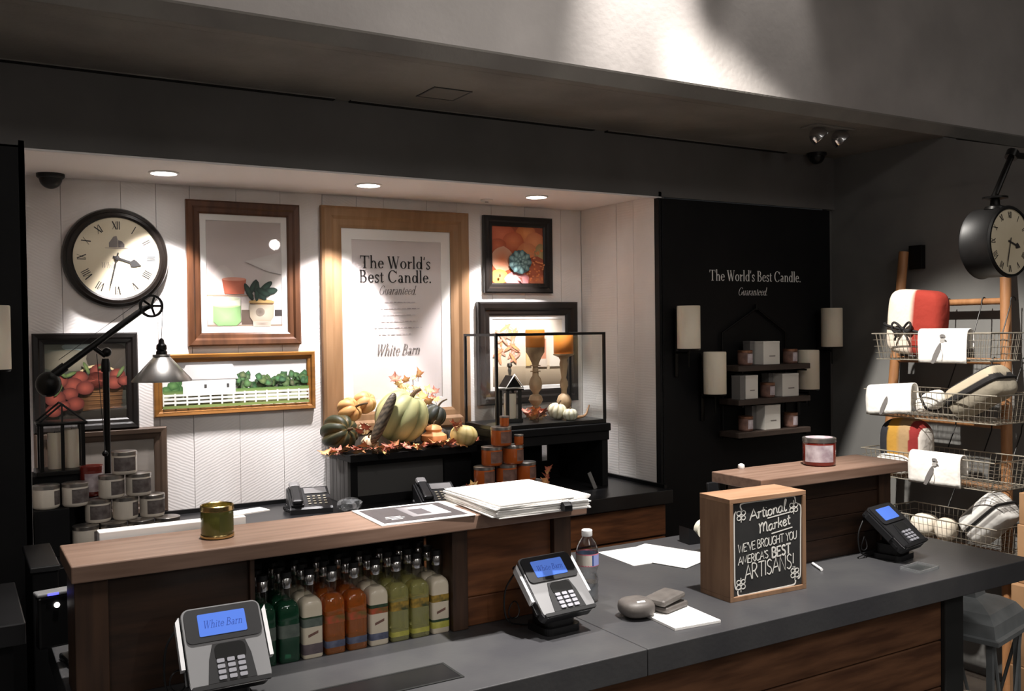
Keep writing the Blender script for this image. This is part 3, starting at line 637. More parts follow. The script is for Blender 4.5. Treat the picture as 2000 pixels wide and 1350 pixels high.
# white barn
t, p = picture('framed_picture', 'long gold framed picture of a white barn, green trees and white fence', .745, 1.457, 1.335, 1.603, .036, .026, 'gold_frame', 0)
p.grad(0, 0, 1, 1, (236, 232, 228), (224, 222, 222)); p.grad(0, 0, 1, .34, (150, 160, 104), (206, 206, 184)); rn = random.Random(8)
for k in range(90): p.oval(rn.uniform(.49, 1), rn.uniform(.38, .62+.1*rn.random()), rn.uniform(.014, .032), rn.uniform(.05, .10), (52+rn.randint(-12, 14), 78+rn.randint(-12, 12), 48), (104+rn.randint(-20, 20), 134+rn.randint(-14, 14), 92), 9, 0, .25, k)
for k in range(8): p.oval(rn.uniform(0, .13), rn.uniform(.38, .56), .04, .1, (60, 100, 54), (110, 150, 90), 10, 0, .2, k)
p.grad(0, .30, 1, .38, (132, 150, 90), (84, 120, 62))
p.poly([(.13, .3), (.13, .62), (.48, .62), (.48, .3)], (226, 226, 224), (238, 238, 236)); p.poly([(.11, .60), (.15, .93), (.46, .93), (.5, .60)], (206, 204, 202), (224, 222, 220)); p.rect(.12, .595, .49, .615, (150, 146, 142))
for u in (.27, .42): p.rect(u, .42, u+.016, .5, (70, 68, 66))
for v in (.10, .18, .26): p.rect(0, v, 1, v+.045, (240, 240, 234))
for k in range(14): p.rect(k/13-.004, .06, k/13+.008, .32, (236, 236, 228))
p.rect(0, 0, 1, .06, (130, 146, 84))
p.b.build('print', t, True)
# basket of tomatoes
t, p = picture('framed_picture', 'black framed picture of red tomatoes spilling from a basket', .284, .683, 1.297, 1.70, .045, .03, 'black_frame', 0)
p.grad(0, 0, 1, 1, (40, 34, 28), (84, 88, 76)); p.oval(.45, .96, .24, .07, (120, 134, 128), (170, 186, 186)); p.oval(.3, .78, .4, .14, (96, 92, 78), (130, 122, 104)); p.oval(.8, .8, .3, .2, (56, 50, 42), (70, 62, 52))
p.poly([(.45, .12), (.92, .16), (.96, .48), (.4, .46)], (84, 56, 32), (120, 82, 46))
for k in range(6): p.rect(.44, .14+k*.055, .94, .16+k*.055, (70, 44, 26), (150, 104, 60))
arc = [(.5+.32*math.cos(a)+.14, .44+.28*math.sin(a)) for a in [PI*k/12 for k in range(13)]]
for a, e in zip(arc, arc[1:]): p.poly([a, e, (e[0], e[1]-.03), (a[0], a[1]-.03)], (206, 186, 140))
for cx, cy, r in ((.66, .63, .12), (.62, .52, .13), (.42, .56, .1), (.34, .46, .12), (.48, .42, .11), (.88, .58, .1), (.84, .48, .11), (.18, .52, .1), (.3, .35, .1), (.12, .3, .13), (.36, .22, .11), (.1, .14, .1), (.22, .2, .08), (.96, .5, .08)): p.oval(cx, cy, r, r*.82, (84, 36, 30), (156, 78, 62), 16)
for cx, cy, a in ((.3, .6, .4), (.5, .68, 2), (.92, .62, 1), (.2, .62, 2.4), (.72, .7, .3), (.16, .4, 1)): p.oval(cx, cy, .09, .025, (66, 82, 44), (110, 126, 74), 8, a)
p.b.build('print', t, True)
# large brown frame standing low behind the jars
t, p = picture('framed_picture', 'weathered brown frame of grey glass low behind the jar pyramid', .284, .793, .931, 1.296, .05, .03, 'lean_frame', 0)
p.grad(0, 0, 1, 1, (120, 112, 104), (150, 142, 134)); p.b.build('print', t, True)

# ------------------------------------------------------------------ station clock on the wall
def numerals(mb, M, r0, r1, m):
    rom = ['XII', 'I', 'II', 'III', 'IIII', 'V', 'VI', 'VII', 'VIII', 'IX', 'X', 'XI']
    for k, s in enumerate(rom):
        A = M @ Matrix.Rotation(-2*PI*k/12, 4, 'Z') @ Matrix.Translation((0, r0, 0)); h = r1-r0
        wd = {'I': .25, 'V': .46, 'X': .5}; tot = sum(wd[c] for c in s); x = -tot/2*h*.9
        for c in s:
            ww = wd[c]*h*.9
            if c == 'I': ribbon(mb, [(x+ww/2, 0), (x+ww/2, h)], h*.10, m, A)
            if c == 'V': ribbon(mb, [(x, h), (x+ww/2, 0)], h*.13, m, A); ribbon(mb, [(x+ww/2, 0), (x+ww, h)], h*.05, m, A)
            if c == 'X': ribbon(mb, [(x, h), (x+ww, 0)], h*.13, m, A); ribbon(mb, [(x, 0), (x+ww, h)], h*.05, m, A)
            x += ww
def hand(mb, M, ang, L_, w0, m, spade):
    A = M @ Matrix.Rotation(-R(ang), 4, 'Z')
    pts = [(-w0*.5, -L_*.16), (w0*.5, -L_*.16), (w0*.5, L_*.55)]+([(w0*1.9, L_*.64), (w0*1.5, L_*.76)] if spade else [(w0*.5, L_*.7)])+[(0, L_)]+([(-w0*1.5, L_*.76), (-w0*1.9, L_*.64)] if spade else [(-w0*.5, L_*.7)])+[(-w0*.5, L_*.55)]
    mb.prism(pts, 0, .002, m, A)
t = thing('wall_clock', 'large round black-rimmed clock with roman numerals on the white board wall', 'clock', (.606, YB, 2.01))
M = RX90
q = MB(); q.lathe([(.150, .005), (.207, .005), (.209, .02), (.203, .034), (.192, .038), (.188, .046), (.176, .050), (.1685, .047), (.167, .039)], 'clock_case', 64, M=M, cap=False); q.build('case', t)
q = MB(); q.lathe([(.001, .041), (.168, .041)], 'clock_dial', 64, M=M, cap=False); numerals(q, M @ Matrix.Translation((0, 0, .0415)), .118, .152, 'ink'); q.build('dial', t)
q = MB(); A = M @ Matrix.Translation((0, .062, .0415))
q.prism([(-.03, -.018), (-.03, 0), (-.012, .026), (0, .03), (.004, .014), (.004, -.018)], 0, .0006, 'ink_grey', A); q.prism([(.006, -.018), (.006, .012), (.02, .008), (.03, -.004), (.03, -.018)], 0, .0006, 'label_grey', A); ribbon(q, [(-.045, -.022), (.045, -.022)], .002, 'ink_grey', A)
q.build('barn_emblem', t)
q = MB(); serif(q, 'White Barn', M @ Matrix.Translation((0, -.042, .0415)), .022, 'ink_grey', .13, .25, .6); q.build('dial_lettering', t)
q = MB(); hand(q, M @ Matrix.Translation((0, 0, .0425)), 108, .10, .009, 'ribbon_black', True); q.build('hour_hand', t)
q = MB(); hand(q, M @ Matrix.Translation((0, 0, .0440)), 193, .142, .005, 'ribbon_black', False); q.lathe([(.010, .0), (.010, .004), (.001, .006)], 'ink', 16, M=M @ Matrix.Translation((0, 0, .0440))); q.build('minute_hand', t)
q = MB(); q.lathe([(.001, .049), (.165, .049)], 'pane', 48, M=M, cap=False); q.build('glass', t)

# ------------------------------------------------------------------ pulley lamp on the back counter
t = thing('pulley_lamp', 'black pulley arm table lamp with a steel cone shade and counterweight', 'lamp', (.515, 3.92, .9106))
X, Y = .515, 3.92
q = MB(); q.lathe([(.062, 0), (.062, .012), (.06, .02), (.02, .03), (.014, .05)], 'black_metal', 32, (X, Y, .9106)); q.build('base', t, True)
q = MB(); q.tube([(X, Y, .93), (X, Y, 1.60)], .012, 'black_metal', 14); q.lathe([(.017, 1.55), (.017, 1.58), (.013, 1.60)], 'black_metal', 16, (X, Y, 0)); q.build('pole', t, True)
q = MB(); q.sell((X+.005, Y, 1.625), (.018, .016, .018), 'black_metal', nu=16, nv=8); q.tube([(X, Y, 1.61), (X-.055, Y, 1.655)], .009, 'black_metal', 10); q.build('joint', t, True)
a0, a1 = Vector((.335, Y, 1.545)), Vector((.66, Y, 1.795))
q = MB(); q.tube([a0, a1], .0125, 'black_metal', 12); q.tube([a0-(a1-a0)*.02, a0+(a1-a0)*.12], .018, 'black_metal', 12); q.build('arm', t, True)
q = MB(); q.sell(a0-(a1-a0)*.06+Vector((0, 0, -.02)), (.045, .042, .048), 'black_metal', nu=24, nv=14); q.build('counterweight', t, True)
q = MB(); wc = Vector((.682, Y-.02, 1.802)); MW = Matrix.Translation(wc) @ Matrix.Rotation(PI/2, 4, 'X')
q.lathe([(.036, -.008), (.045, -.008), (.041, 0), (.045, .008), (.036, .008), (.036, -.008)], 'black_metal', 32, M=MW, cap=False); q.lathe([(.008, -.01), (.008, .01)], 'black_metal', 14, M=MW)
for k in range(5):
    a = 2*PI*k/5; q.tube([wc+Vector((.006*math.cos(a), 0, .006*math.sin(a))), wc+Vector((.038*math.cos(a), 0, .038*math.sin(a)))], .0045, 'black_metal', 6)
q.build('pulley_wheel', t, True)
q = MB(); q.tube([a1, wc+Vector((0, .012, 0))], .010, 'black_metal', 10); q.build('bracket', t, True)
q = MB(); q.tube([(.35, Y-.02, 1.60), (.66, Y-.02, 1.835)], .0012, 'plastic_black', 5); q.tube([(.725, Y-.02, 1.80), (.717, Y-.02, 1.672)], .0012, 'plastic_black', 5); q.tube([(.48, Y-.03, 1.62), (.50, Y-.05, 1.25)], .0015, 'plastic_black', 5); q.build('cable', t, True)
q = MB(); q.lathe([(.001, .008), (.008, .004), (.012, -.004), (.009, -.012), (.001, -.016)], 'black_metal', 14, (.50, Y-.05, 1.245)); q.build('cord_weight', t, True)
c = (.717, Y-.02, 0)
q = MB(); q.lathe([(.004, 1.675), (.010, 1.668), (.012, 1.655), (.019, 1.648), (.020, 1.632), (.017, 1.628), (.021, 1.622), (.021, 1.612)], 'black_metal', 24, c); q.build('lamp_holder', t, True)
q = MB(); q.lathe([(.024, 1.606), (.030, 1.604), (.112, 1.512), (.114, 1.506), (.111, 1.506), (.028, 1.600)], 'steel', 48, c, cap=False); q.lathe([(.026, 1.601), (.033, 1.604), (.031, 1.612), (.022, 1.612)], 'steel', 32, c, cap=False); q.build('shade', t, True)

# ------------------------------------------------------------------ jar candles
def jar(name, label, loc, r, h, body, lid, lab, cat='candle jar', group=None, rz=0, simple=False):
    t = thing(name, label, cat, loc, rz, group)
    q = MB(); q.lathe([(r*.86, 0), (r*.97, .004), (r, .010), (r, h*.80), (r*.97, h*.86)], body, 28); q.build('glass_body', t)
    q = MB(); q.lathe([(r*.98, h*.84), (r*1.02, h*.845), (r*1.02, h*.985), (r*.98, h), (.001, h)], lid, 28, cap=False); q.build('lid', t)
    if lab:
        q = MB(); q.lathe([(r*1.006, h*.16), (r*1.006, h*.76)], lab, 14, cap=False, arc=(R(-150), R(-40))); q.build('label', t)
    return t
j0 = jar('candle_jar', 'white candle jar at the very top of the dark left pyramid', (.548, 3.74, 1.178), .0445, .083, 'wax_white', 'lid_metal', 'label_grey', group='white candle jars stacked on the left')
G = 'white candle jars stacked on the left'
for x, y, z, lb, rz in ((.502, 3.74, 1.094, 'white candle jar second row of the left pyramid, on the left', .9), (.596, 3.74, 1.094, 'white candle jar second row of the left pyramid, right end', .4),
        (.455, 3.74, 1.010, 'white candle jar third row of the left pyramid, left end', .3), (.549, 3.74, 1.010, 'white candle jar third row of the left pyramid, in the middle', 1.5), (.643, 3.74, 1.010, 'white candle jar third row of the left pyramid, right end', .5),
        (.408, 3.70, .926, 'white candle jar bottom row of the left pyramid, far left and lowest', 1.6), (.502, 3.70, .926, 'white candle jar bottom row of the left pyramid, second from left', .2), (.596, 3.70, .926, 'white candle jar bottom row of the left pyramid, third from left', .6), (.690, 3.70, .926, 'white candle jar bottom row of the left pyramid, far right by the picture frame', .4)):
    dup(j0, (x, y, z), rz, lb, G)
t = thing('display_tray', 'black tray under the left pyramid of candle jars', 'tray', (.55, 3.72, .9106)); q = MB(); q.box(-.19, .2, -.08, .08, 0, .015, 'black_satin', .003); q.build('tray', t)
t = thing('display_riser', 'black display block under the row of white jars at far left', 'riser', (.34, 3.74, .9106)); q = MB(); q.box(-.098, .015, -.06, .06, 0, .167, 'black_paint', .002); q.build('block', t)
t = thing('display_riser', 'taller black display block carrying the pillar candle lantern', 'riser', (.355, 3.92, .9106)); q = MB(); q.box(-.113, .068, -.075, .09, 0, .265, 'black_paint', .002); q.build('block', t)
for x, lb, rz in ((.285, 'white candle jar at the left end of the row under the lantern', 1.6), (.380, 'white candle jar at the right end of the row under the lantern', .7)): dup(j0, (x, 3.735, 1.078), rz, lb, G)
jar('candle_jar', 'red candle jar by the pyramid top, under the hanging cord weight', (.446, 3.825, 1.094), .040, .112, 'wax_red', 'wax_red', 'label_pale', rz=.3)
t = thing('display_riser', 'small black block under the red candle jar', 'riser', (.446, 3.825, .9106)); q = MB(); q.box(-.01, .03, -.03, .04, 0, .183, 'black_paint', .002); q.build('block', t)

def lantern(label, loc, w, d, h, roof, frame, pan, ring=True, cross=False, overhang=.012, rz=0):
    t = thing('lantern', label, 'lantern', loc, rz)
    q = MB(); q.box(-w/2-overhang, w/2+overhang, -d/2-overhang, d/2+overhang, 0, .018, frame, .003); q.build('base', t)
    s = .008 if w < .25 else .012
    for sx in (-1, 1):
        for sy in (-1, 1):
            q = MB(); x = sx*(w/2-s); y = sy*(d/2-s); q.box(x-s/1.2, x+s/1.2, y-s/1.2, y+s/1.2, .018, h, frame); q.build('post', t)
    q = MB()
    for y in (-d/2+s, d/2-s): q.add([(-w/2+s, y, .02), (w/2-s, y, .02), (w/2-s, y, h), (-w/2+s, y, h)], [(0, 1, 2, 3)], 'pane')
    for x in (-w/2+s, w/2-s): q.add([(x, -d/2+s, .02), (x, d/2-s, .02), (x, d/2-s, h), (x, -d/2+s, h)], [(0, 1, 2, 3)], 'pane')
    q.build('glass', t)
    if cross:
        q = MB()
        for sx in (-1, 1): q.tube([(sx*(w/2-s), -d/2, h*.98), (-sx*.0, -d/2, .1)], .006, frame, 6); q.tube([(w/2, sx*(d/2-s), h*.98), (w/2, 0, .1)], .006, frame, 6)
        q.build('cross_bars', t)
    return t, s
# lantern with two pillar candles and an open gable top
t, s = lantern('dark metal gabled lantern with two white pillar candles at far left', (.352, 3.90, 1.176), .155, .12, .185, None, 'black_metal', None)
q = MB(); q.box(-.085, .085, -.066, .066, .185, .196, 'black_metal', .002)
for y in (-.055, .055): q.tube([(-.085, y, .19), (0, y, .262)], .004, 'steel_dark', 6); q.tube([(0, y, .262), (.085, y, .19)], .004, 'steel_dark', 6)
q.tube([(0, -.055, .262), (0, .055, .262)], .004, 'steel_dark', 6); q.tube([(0, -.055, .196), (0, -.055, .262)], .003, 'steel_dark', 6); q.build('gable_top', t)
q = MB(); q.box(-.006, .006, -.064, -.056, .018, .185, 'black_metal'); q.build('centre_bar', t)
for x, h, lb in ((.330, .135, 'left cream pillar candle inside the dark gabled lantern'), (.388, .145, 'right cream pillar candle inside the dark gabled lantern')):
    c = thing('pillar_candle', lb, 'candle', (x, 3.90, 1.195), 0, 'pillar candles in the dark lantern')
    q = MB(); q.lathe([(.024, 0), (.025, .003), (.025, h-.004), (.023, h), (.012, h-.004), (.001, h-.005)], 'wax_cream', 24, cap=False); q.build('wax', c)
    q = MB(); q.tube([(0, 0, h-.006), (.001, 0, h+.008)], .001, 'ink', 5); q.build('wick', c)

# ------------------------------------------------------------------ black shelf, pumpkins, leaves
t = thing('display_shelf', 'low black display shelf under the pumpkins with a grey slatted end', 'shelf', (1.83, 4.14, .91))
ZS = 1.142
q = MB(); q.box(1.508, 2.145, 3.935, 4.245, ZS-.03, ZS, 'black_paint', .002); q.build('top', t, True)
q = MB()
for k in range(5): q.box(1.516, 1.53, 3.995+k*.0475, 3.995+k*.0475+.045, .9106, ZS-.03, 'riser_grey', .002)
q.build('slatted_end', t, True); q = MB(); q.box(2.10, 2.145, 4.0, 4.232, .9106, ZS-.03, 'black_paint'); q.build('end_panel', t, True)
q = MB(); q.box(1.53, 1.565, 4.0, 4.02, .9106, ZS-.03, 'black_paint'); q.box(2.0, 2.10, 4.0, 4.02, .9106, ZS-.03, 'black_paint'); q.box(1.565, 2.0, 4.0, 4.02, .9106, .945, 'black_paint'); q.box(1.565, 2.0, 4.0, 4.02, 1.085, ZS-.03, 'black_paint'); q.build('front_frame', t, True)
q = MB(); q.box(1.565, 2.0, 4.015, 4.025, .945, 1.085, 'screen_panel'); q.build('inset_panel', t, True)
def mixc(a, b, k): k = min(max(k, 0), 1); return tuple(a[i]+(b[i]-a[i])*k for i in range(4))
def pumpkin(name, label, loc, rx, rz_, ribs, depth, c1, c2, tilt=(0, 0, 0), stem=.03, patt='rib', cat='pumpkin', group=None, e=1):
    loc = (loc[0]*.988, loc[1]-.05, loc[2]) if loc[0] < 2.3 else loc; t = thing(name, label, cat, loc, 0, group); a, b_ = lin(c1), lin(c2); A = Matrix.Rotation(R(tilt[2]), 4, 'Z') @ Matrix.Rotation(R(tilt[0]), 4, 'X') @ Matrix.Rotation(R(tilt[1]), 4, 'Y')
    rn = random.Random(int(loc[0]*1000))
    def cf(th, ph, x, y, z):
        g = abs(math.sin(ribs*th/2)); n = rn.uniform(-.12, .12)
        if patt == 'rib': return mixc(b_, a, g*1.3+n)
        if patt == 'wart': return mixc(a, b_, .5+.5*math.sin(7*th+5*ph)*math.sin(9*ph)+n)
        return mixc(a, b_, .5+.5*math.sin(2*th+3*ph)*math.cos(4*ph)+n*2)
    q = MB(); q.sell((0, 0, 0), (rx, rx, rz_), 'natural', e, 1, max(ribs*6, 36), 18, A, cf, (ribs, depth)); o = q.build('flesh', t)
    zm = min(v.z for v in q.v)
    for p in o.data.vertices: p.co.z -= zm
    if stem:
        q = MB(); pts = [(0, 0, rz_*.72), (0, 0, rz_*.80+stem*.3), (stem*.2, 0, rz_*.8+stem*.7), (stem*.5, 0, rz_*.8+stem)]
        q.tube([A @ Vector(p)-Vector((0, 0, zm)) for p in smooth_line(pts, 3)], rx*.10, 'stem_brown', 8, r1=rx*.06); q.build('stem', t)
    return t
pumpkin('pumpkin', 'large pale green ribbed pumpkin in the middle of the harvest display', (1.835, 4.115, ZS+.018), .126, .132, 9, .08, (178, 176, 126), (122, 126, 84), (18, 22, 0), .05)
pumpkin('pumpkin', 'dark green striped acorn squash at the left end of the black shelf', (1.525, 4.115, ZS+.004), .09, .082, 8, .26, (50, 54, 36), (112, 92, 50), (72, 0, 20), .02)
pumpkin('pumpkin', 'small cream ribbed gourd between the dark squash and the big pumpkin', (1.655, 4.075, ZS+.004), .040, .036, 8, .2, (226, 208, 176), (190, 160, 118), (20, -14, 0), .02)
pumpkin('pumpkin', 'little cream gourd perched above the small ribbed gourd', (1.645, 4.115, ZS+.075), .028, .026, 8, .2, (232, 214, 180), (200, 170, 124), (40, 0, 0), .015)
pumpkin('gourd', 'tan crescent gourd lying on top of the dark green squash', (1.588, 4.15, ZS+.128), .062, .052, 6, .2, (214, 164, 104), (176, 116, 62), (60, 30, 0), .05, cat='gourd')
pumpkin('gourd', 'second tan gourd leaning on the big pumpkin\'s upper left', (1.675, 4.175, ZS+.165), .056, .05, 6, .16, (216, 170, 116), (184, 128, 76), (50, 20, 0), 0, cat='gourd')
pumpkin('gourd', 'black-green gourd with curled stem right of the big pumpkin', (2.025, 4.15, ZS+.085), .058, .056, 7, .2, (34, 38, 34), (70, 70, 58), (10, 25, 0), .05, cat='gourd')
pumpkin('gourd', 'dark warty squash under the black gourd', (2.055, 4.18, ZS+.004), .055, .04, 7, .14, (40, 40, 34), (74, 62, 48), (0, 0, 0), 0, cat='gourd')
pumpkin('gourd', 'rounded pale yellow gourd at the right end of the black shelf', (2.105, 3.998, ZS+.002), .066, .054, 10, .03, (218, 196, 134), (190, 166, 100), (0, 8, 0), 0, cat='gourd')
t = thing('gourd', 'peach bottle gourd standing in front of the big pumpkin', 'gourd', (1.965, 4.035, ZS+.003))
q = MB(); q.lathe([(.02, 0), (.05, .008), (.064, .028), (.060, .05), (.042, .062), (.036, .068), (.040, .078), (.032, .092), (.012, .1), (.001, .1)], 'natural', 28, cols=[rgb(190, 120, 70)]*3+[rgb(214, 150, 98)]*7, cap=False); q.build('flesh', t)
q = MB(); q.tube([(0, 0, .098), (.004, 0, .112), (.014, 0, .118)], .005, 'stem_brown', 7, r1=.003); q.build('stem', t)
q = MB()   # dried corn bundle behind the left side of the big pumpkin
t = thing('dried_pod', 'dark dried corn cob slanting down the left of the big pumpkin', 'dried cob', (1.675, 3.965, ZS))
q.sell((.005, 0, .155), (.026, .024, .125), 'natural', .8, 1, 18, 26, Matrix.Rotation(R(27), 4, 'Y'), lambda th, ph, x, y, z: rgb(48, 42, 34) if int(th*4)+int(ph*9) & 1 else rgb(104, 92, 76)); q.build('cob', t)
q = MB(); q.tube([(-.03, -.01, .05), (-.045, -.015, .0)], .008, 'stem_brown', 8, r1=.016); q.build('husk', t)
LEAF = []
def leaf_poly():
    pts = []
    for a, r in ((-90, .12), (-60, .42), (-38, .30), (-18, .72), (0, .46), (12, .62), (28, .95), (44, .60), (58, .68), (70, .62), (90, 1.1)): pts.append((a, r))
    pts += [(180-a, r) for a, r in pts[-2:0:-1]]
    return [(r*math.cos(R(a)), r*math.sin(R(a))) for a, r in pts]
def make_leaf(c1, c2, k):
    q = MB(); P = leaf_poly(); n = len(P); s = .033
    cup = lambda x, y: .35*abs(x)**1.4+.18*math.sin(3*y+k)
    q.add([(x*s, y*s, cup(x, y)*s) for x, y in P]+[(0, .1*s, .05*s)], [(i, (i+1) % n, n) for i in range(n)], 'leaf', True, [lin(c1)]*n+[lin(c2)])
    q.add([(x*s, y*s, cup(x, y)*s-.0005) for x, y in P]+[(0, .1*s, .05*s-.0005)], [(i, (i+1) % n, n) for i in range(n)], 'leaf', True, [lin(c1)]*n+[lin(c2)])
    q.tube([(0, 0, 0), (.002, -.024, -.003)], .0008, 'stem_brown', 4); return q
LCOL = [((196, 124, 78), (232, 190, 132)), ((160, 82, 64), (212, 140, 108)), ((216, 172, 104), (238, 212, 152)), ((186, 112, 98), (222, 168, 142))]
PROTO = []
rn = random.Random(12)
def leaf(loc, rot, sc_, k, lab, grp):
    if len(PROTO) <= k or PROTO[k] is None:
        while len(PROTO) <= k: PROTO.append(None)
        PROTO[k] = make_leaf(*LCOL[k], k).build('maple_leaf'); o = PROTO[k]
    else: o = PROTO[k].copy(); C.objects.link(o)
    o.location = loc; o.rotation_euler = rot; o.scale = (sc_,)*3; tag(o, lab, 'leaf', grp)
for i in range(46):
    x = 1.40+.73*i/45+rn.uniform(-.012, .012); y = rn.choice((3.915, 3.93, 3.945)); z = ZS+.010+rn.uniform(0, .02)
    leaf((x, y, z), (rn.uniform(-.3, .75), rn.uniform(-.5, .5), rn.uniform(0, 6.3)), rn.uniform(.95, 1.5), i % 4, 'small autumn maple leaf along the front of the pumpkin shelf', 'autumn leaves along the shelf front')
for i, (x, y, z) in enumerate(((1.93, 4.15, 1.50), (1.95, 4.15, 1.515), (1.85, 4.16, 1.475), (1.83, 4.15, 1.50), (1.90, 4.14, 1.45), (1.93, 4.13, 1.44), (2.0, 4.15, 1.44), (2.02, 4.14, 1.40), (2.03, 4.13, 1.39), (1.99, 4.13, 1.38), (1.96, 4.13, 1.41), (2.04, 4.15, 1.43), (1.87, 4.15, 1.45), (1.89, 4.16, 1.49))):
    leaf((x*.995, y+.0, z-.04), (R(70)+rn.uniform(-.5, .5), rn.uniform(-.5, .5), rn.uniform(-.6, .6)), rn.uniform(.85, 1.25), (2, 0, 2, 3)[i % 4], 'pale orange leaf on the twigs above the big pumpkin', 'leaves on the twigs above the pumpkin')
for i, (x, z) in enumerate(((2.10, 1.225), (2.115, 1.245), (2.095, 1.25), (2.125, 1.22), (1.63, 1.26), (1.60, 1.245))): leaf((x*.965, 3.93, z), (R(60)+rn.uniform(-.4, .4), rn.uniform(-.4, .4), rn.uniform(0, 6)), 1.1, 3 if i < 4 else 1, 'reddish leaf tucked between the gourds' if i >= 4 else 'pinkish leaf beside the black gourd', 'pinkish leaves by the black gourd' if i < 4 else 'reddish leaves by the tan gourd')
t = thing('leaf_spray', 'bare twigs rising behind the big pumpkin and bearing leaves', 'twigs', (1.91, 4.15, ZS)); 
for a, e in (((1.90, 4.222, ZS), (1.84, 4.17, 1.44)), ((1.92, 4.222, ZS), (1.92, 4.165, 1.47)), ((1.95, 4.222, ZS), (2.0, 4.16, 1.39))):
    q = MB(); mid = tuple((a[i]+e[i])/2+(.012 if i == 0 else 0) for i in range(3)); q.tube(smooth_line([a, mid, e], 4), .002, 'stem_brown', 5); q.build('twig', t, True)

# ------------------------------------------------------------------ glass case and its stand
t = thing('case_stand', 'black open-ended stand carrying the glass display case', 'stand', (2.45, 3.95, .91))
q = MB(); q.box(2.16, 2.80, 3.755, 4.20, 1.185, 1.222, 'black_paint', .004); q.box(2.165, 2.795, 3.765, 4.19, 1.14, 1.185, 'black_paint', .002); q.build('top', t, True)
q = MB(); q.box(2.755, 2.79, 3.77, 4.19, .9106, 1.14, 'black_paint', .002); q.build('end_panel', t, True)
q = MB(); q.box(2.17, 2.20, 3.77, 4.19, .9106, 1.14, 'black_paint', .002); q.build('end_panel', t, True)
q = MB(); q.box(2.20, 2.645, 4.15, 4.165, .9106, 1.14, 'black_paint'); q.box(2.685, 2.755, 4.15, 4.165, .9106, 1.14, 'black_paint'); q.box(2.645, 2.685, 4.15, 4.165, .9106, 1.0, 'black_paint'); q.build('back_panel', t, True)
t = thing('glass_case', 'black-edged glass display case holding candlesticks, lantern and small pumpkins', 'display case', (2.47, 3.93, 1.222))
x0, x1, y0, y1, z0, z1 = 2.16, 2.786, 3.775, 4.09, 1.222, 1.672; s = .012
q = MB(); q.box(x0, x1, y0, y1, z0, z0+.02, 'black_satin', .002); q.build('floor_plate', t, True)
for x in (x0, x1-s):
    for y in (y0, y1-s): q = MB(); q.box(x, x+s, y, y+s, z0+.02, z1, 'black_satin'); q.build('post', t, True)
q = MB()
for y in (y0, y1-s): q.box(x0+s, x1-s, y, y+s, z1-s, z1, 'black_satin')
for x in (x0, x1-s): q.box(x, x+s, y0+s, y1-s, z1-s, z1, 'black_satin')
q.build('top_rim', t, True)
for vs in ([(x0+s, y0+.004, z0+.02), (x1-s, y0+.004, z0+.02), (x1-s, y0+.004, z1-s), (x0+s, y0+.004, z1-s)], [(x0+.004, y0+s, z0+.02), (x0+.004, y1-s, z0+.02), (x0+.004, y1-s, z1-s), (x0+.004, y0+s, z1-s)], [(x1-.004, y0+s, z0+.02), (x1-.004, y1-s, z0+.02), (x1-.004, y1-s, z1-s), (x1-.004, y0+s, z1-s)]):
    q = MB(); q.add(vs, [(0, 1, 2, 3)], 'case_glass'); q.build('glass', t, True)
ZCF = z0+.0205
def candlestick(label, lab2, loc, prof, cr, ch, disc=None):
    t = thing('candlestick', label, 'candlestick', loc); H = prof[-1][1]
    q = MB(); q.lathe(prof, 'candlestick_wood', 32); q.build('turned_stem', t)
    if disc:
        q = MB()
        for z in disc: q.lathe([(.012, z-.003), (.026, z-.002), (.026, z+.002), (.012, z+.003)], 'candlestick_wood', 28, cap=False)
        q.build('collar', t)
    c = thing('pillar_candle', lab2, 'candle', (loc[0], loc[1], loc[2]+H+.0005))
    q = MB(); q.lathe([(cr*.96, 0), (cr, .003), (cr, ch-.004), (cr*.95, ch), (cr*.5, ch-.006), (.001, ch-.006)], 'wax_orange', 32, cap=False); q.build('wax', c)
    q = MB(); q.tube([(0, 0, ch-.007), (.001, 0, ch+.006)], .001, 'ink', 5); q.build('wick', c)
candlestick('pale turned candlestick on the left inside the glass case, with two thin collars', 'orange pillar candle on the left candlestick', (2.485, 3.95, ZCF), [(.034, 0), (.034, .01), (.03, .014), (.022, .02), (.02, .055), (.026, .062), (.012, .068), (.024, .078), (.036, .098), (.030, .118), (.014, .128), (.016, .135), (.03, .155), (.033, .178), (.026, .205), (.016, .218), (.014, .262), (.018, .28), (.034, .315), (.046, .335), (.047, .358)], .0475, .088, (.240, .268))
candlestick('pale turned candlestick on the right inside the glass case', 'orange pillar candle on the right candlestick', (2.66, 3.96, ZCF), [(.045, 0), (.045, .012), (.03, .02), (.024, .04), (.034, .06), (.038, .085), (.028, .11), (.014, .122), (.014, .14), (.021, .16), (.02, .182), (.012, .2), (.017, .235), (.022, .27), (.018, .29), (.026, .305), (.052, .315), (.053, .322)], .050, .096)
t, s = lantern('small white lantern with triangular handle inside the glass case', (2.325, 3.93, ZCF), .085, .085, .155, None, 'steel_dark', None, overhang=.004)
q = MB(); q.box(-.05, .05, -.05, .05, .155, .162, 'black_metal', .002); q.build('roof_plate', t)
q = MB(); tri = [(-.048, -.046, .168), (0, -.046, .232), (.048, -.046, .168)]; q.tube(tri, .0045, 'trim_white', 6, closed=True); q.build('gable_trim', t, label='white triangular trim')
q = MB(); q.prism([(-.04, .17), (0, .226), (.04, .17)], -.04, .04, 'black_metal', Matrix(((1, 0, 0, 0), (0, 0, 1, 0), (0, 1, 0, 0), (0, 0, 0, 1)))); q.build('roof', t)
q = MB(); q.lathe([(.006, .228), (.010, .25), (.006, .262), (.014, .272), (.012, .284), (.001, .288)], 'steel', 16); q.build('finial', t)
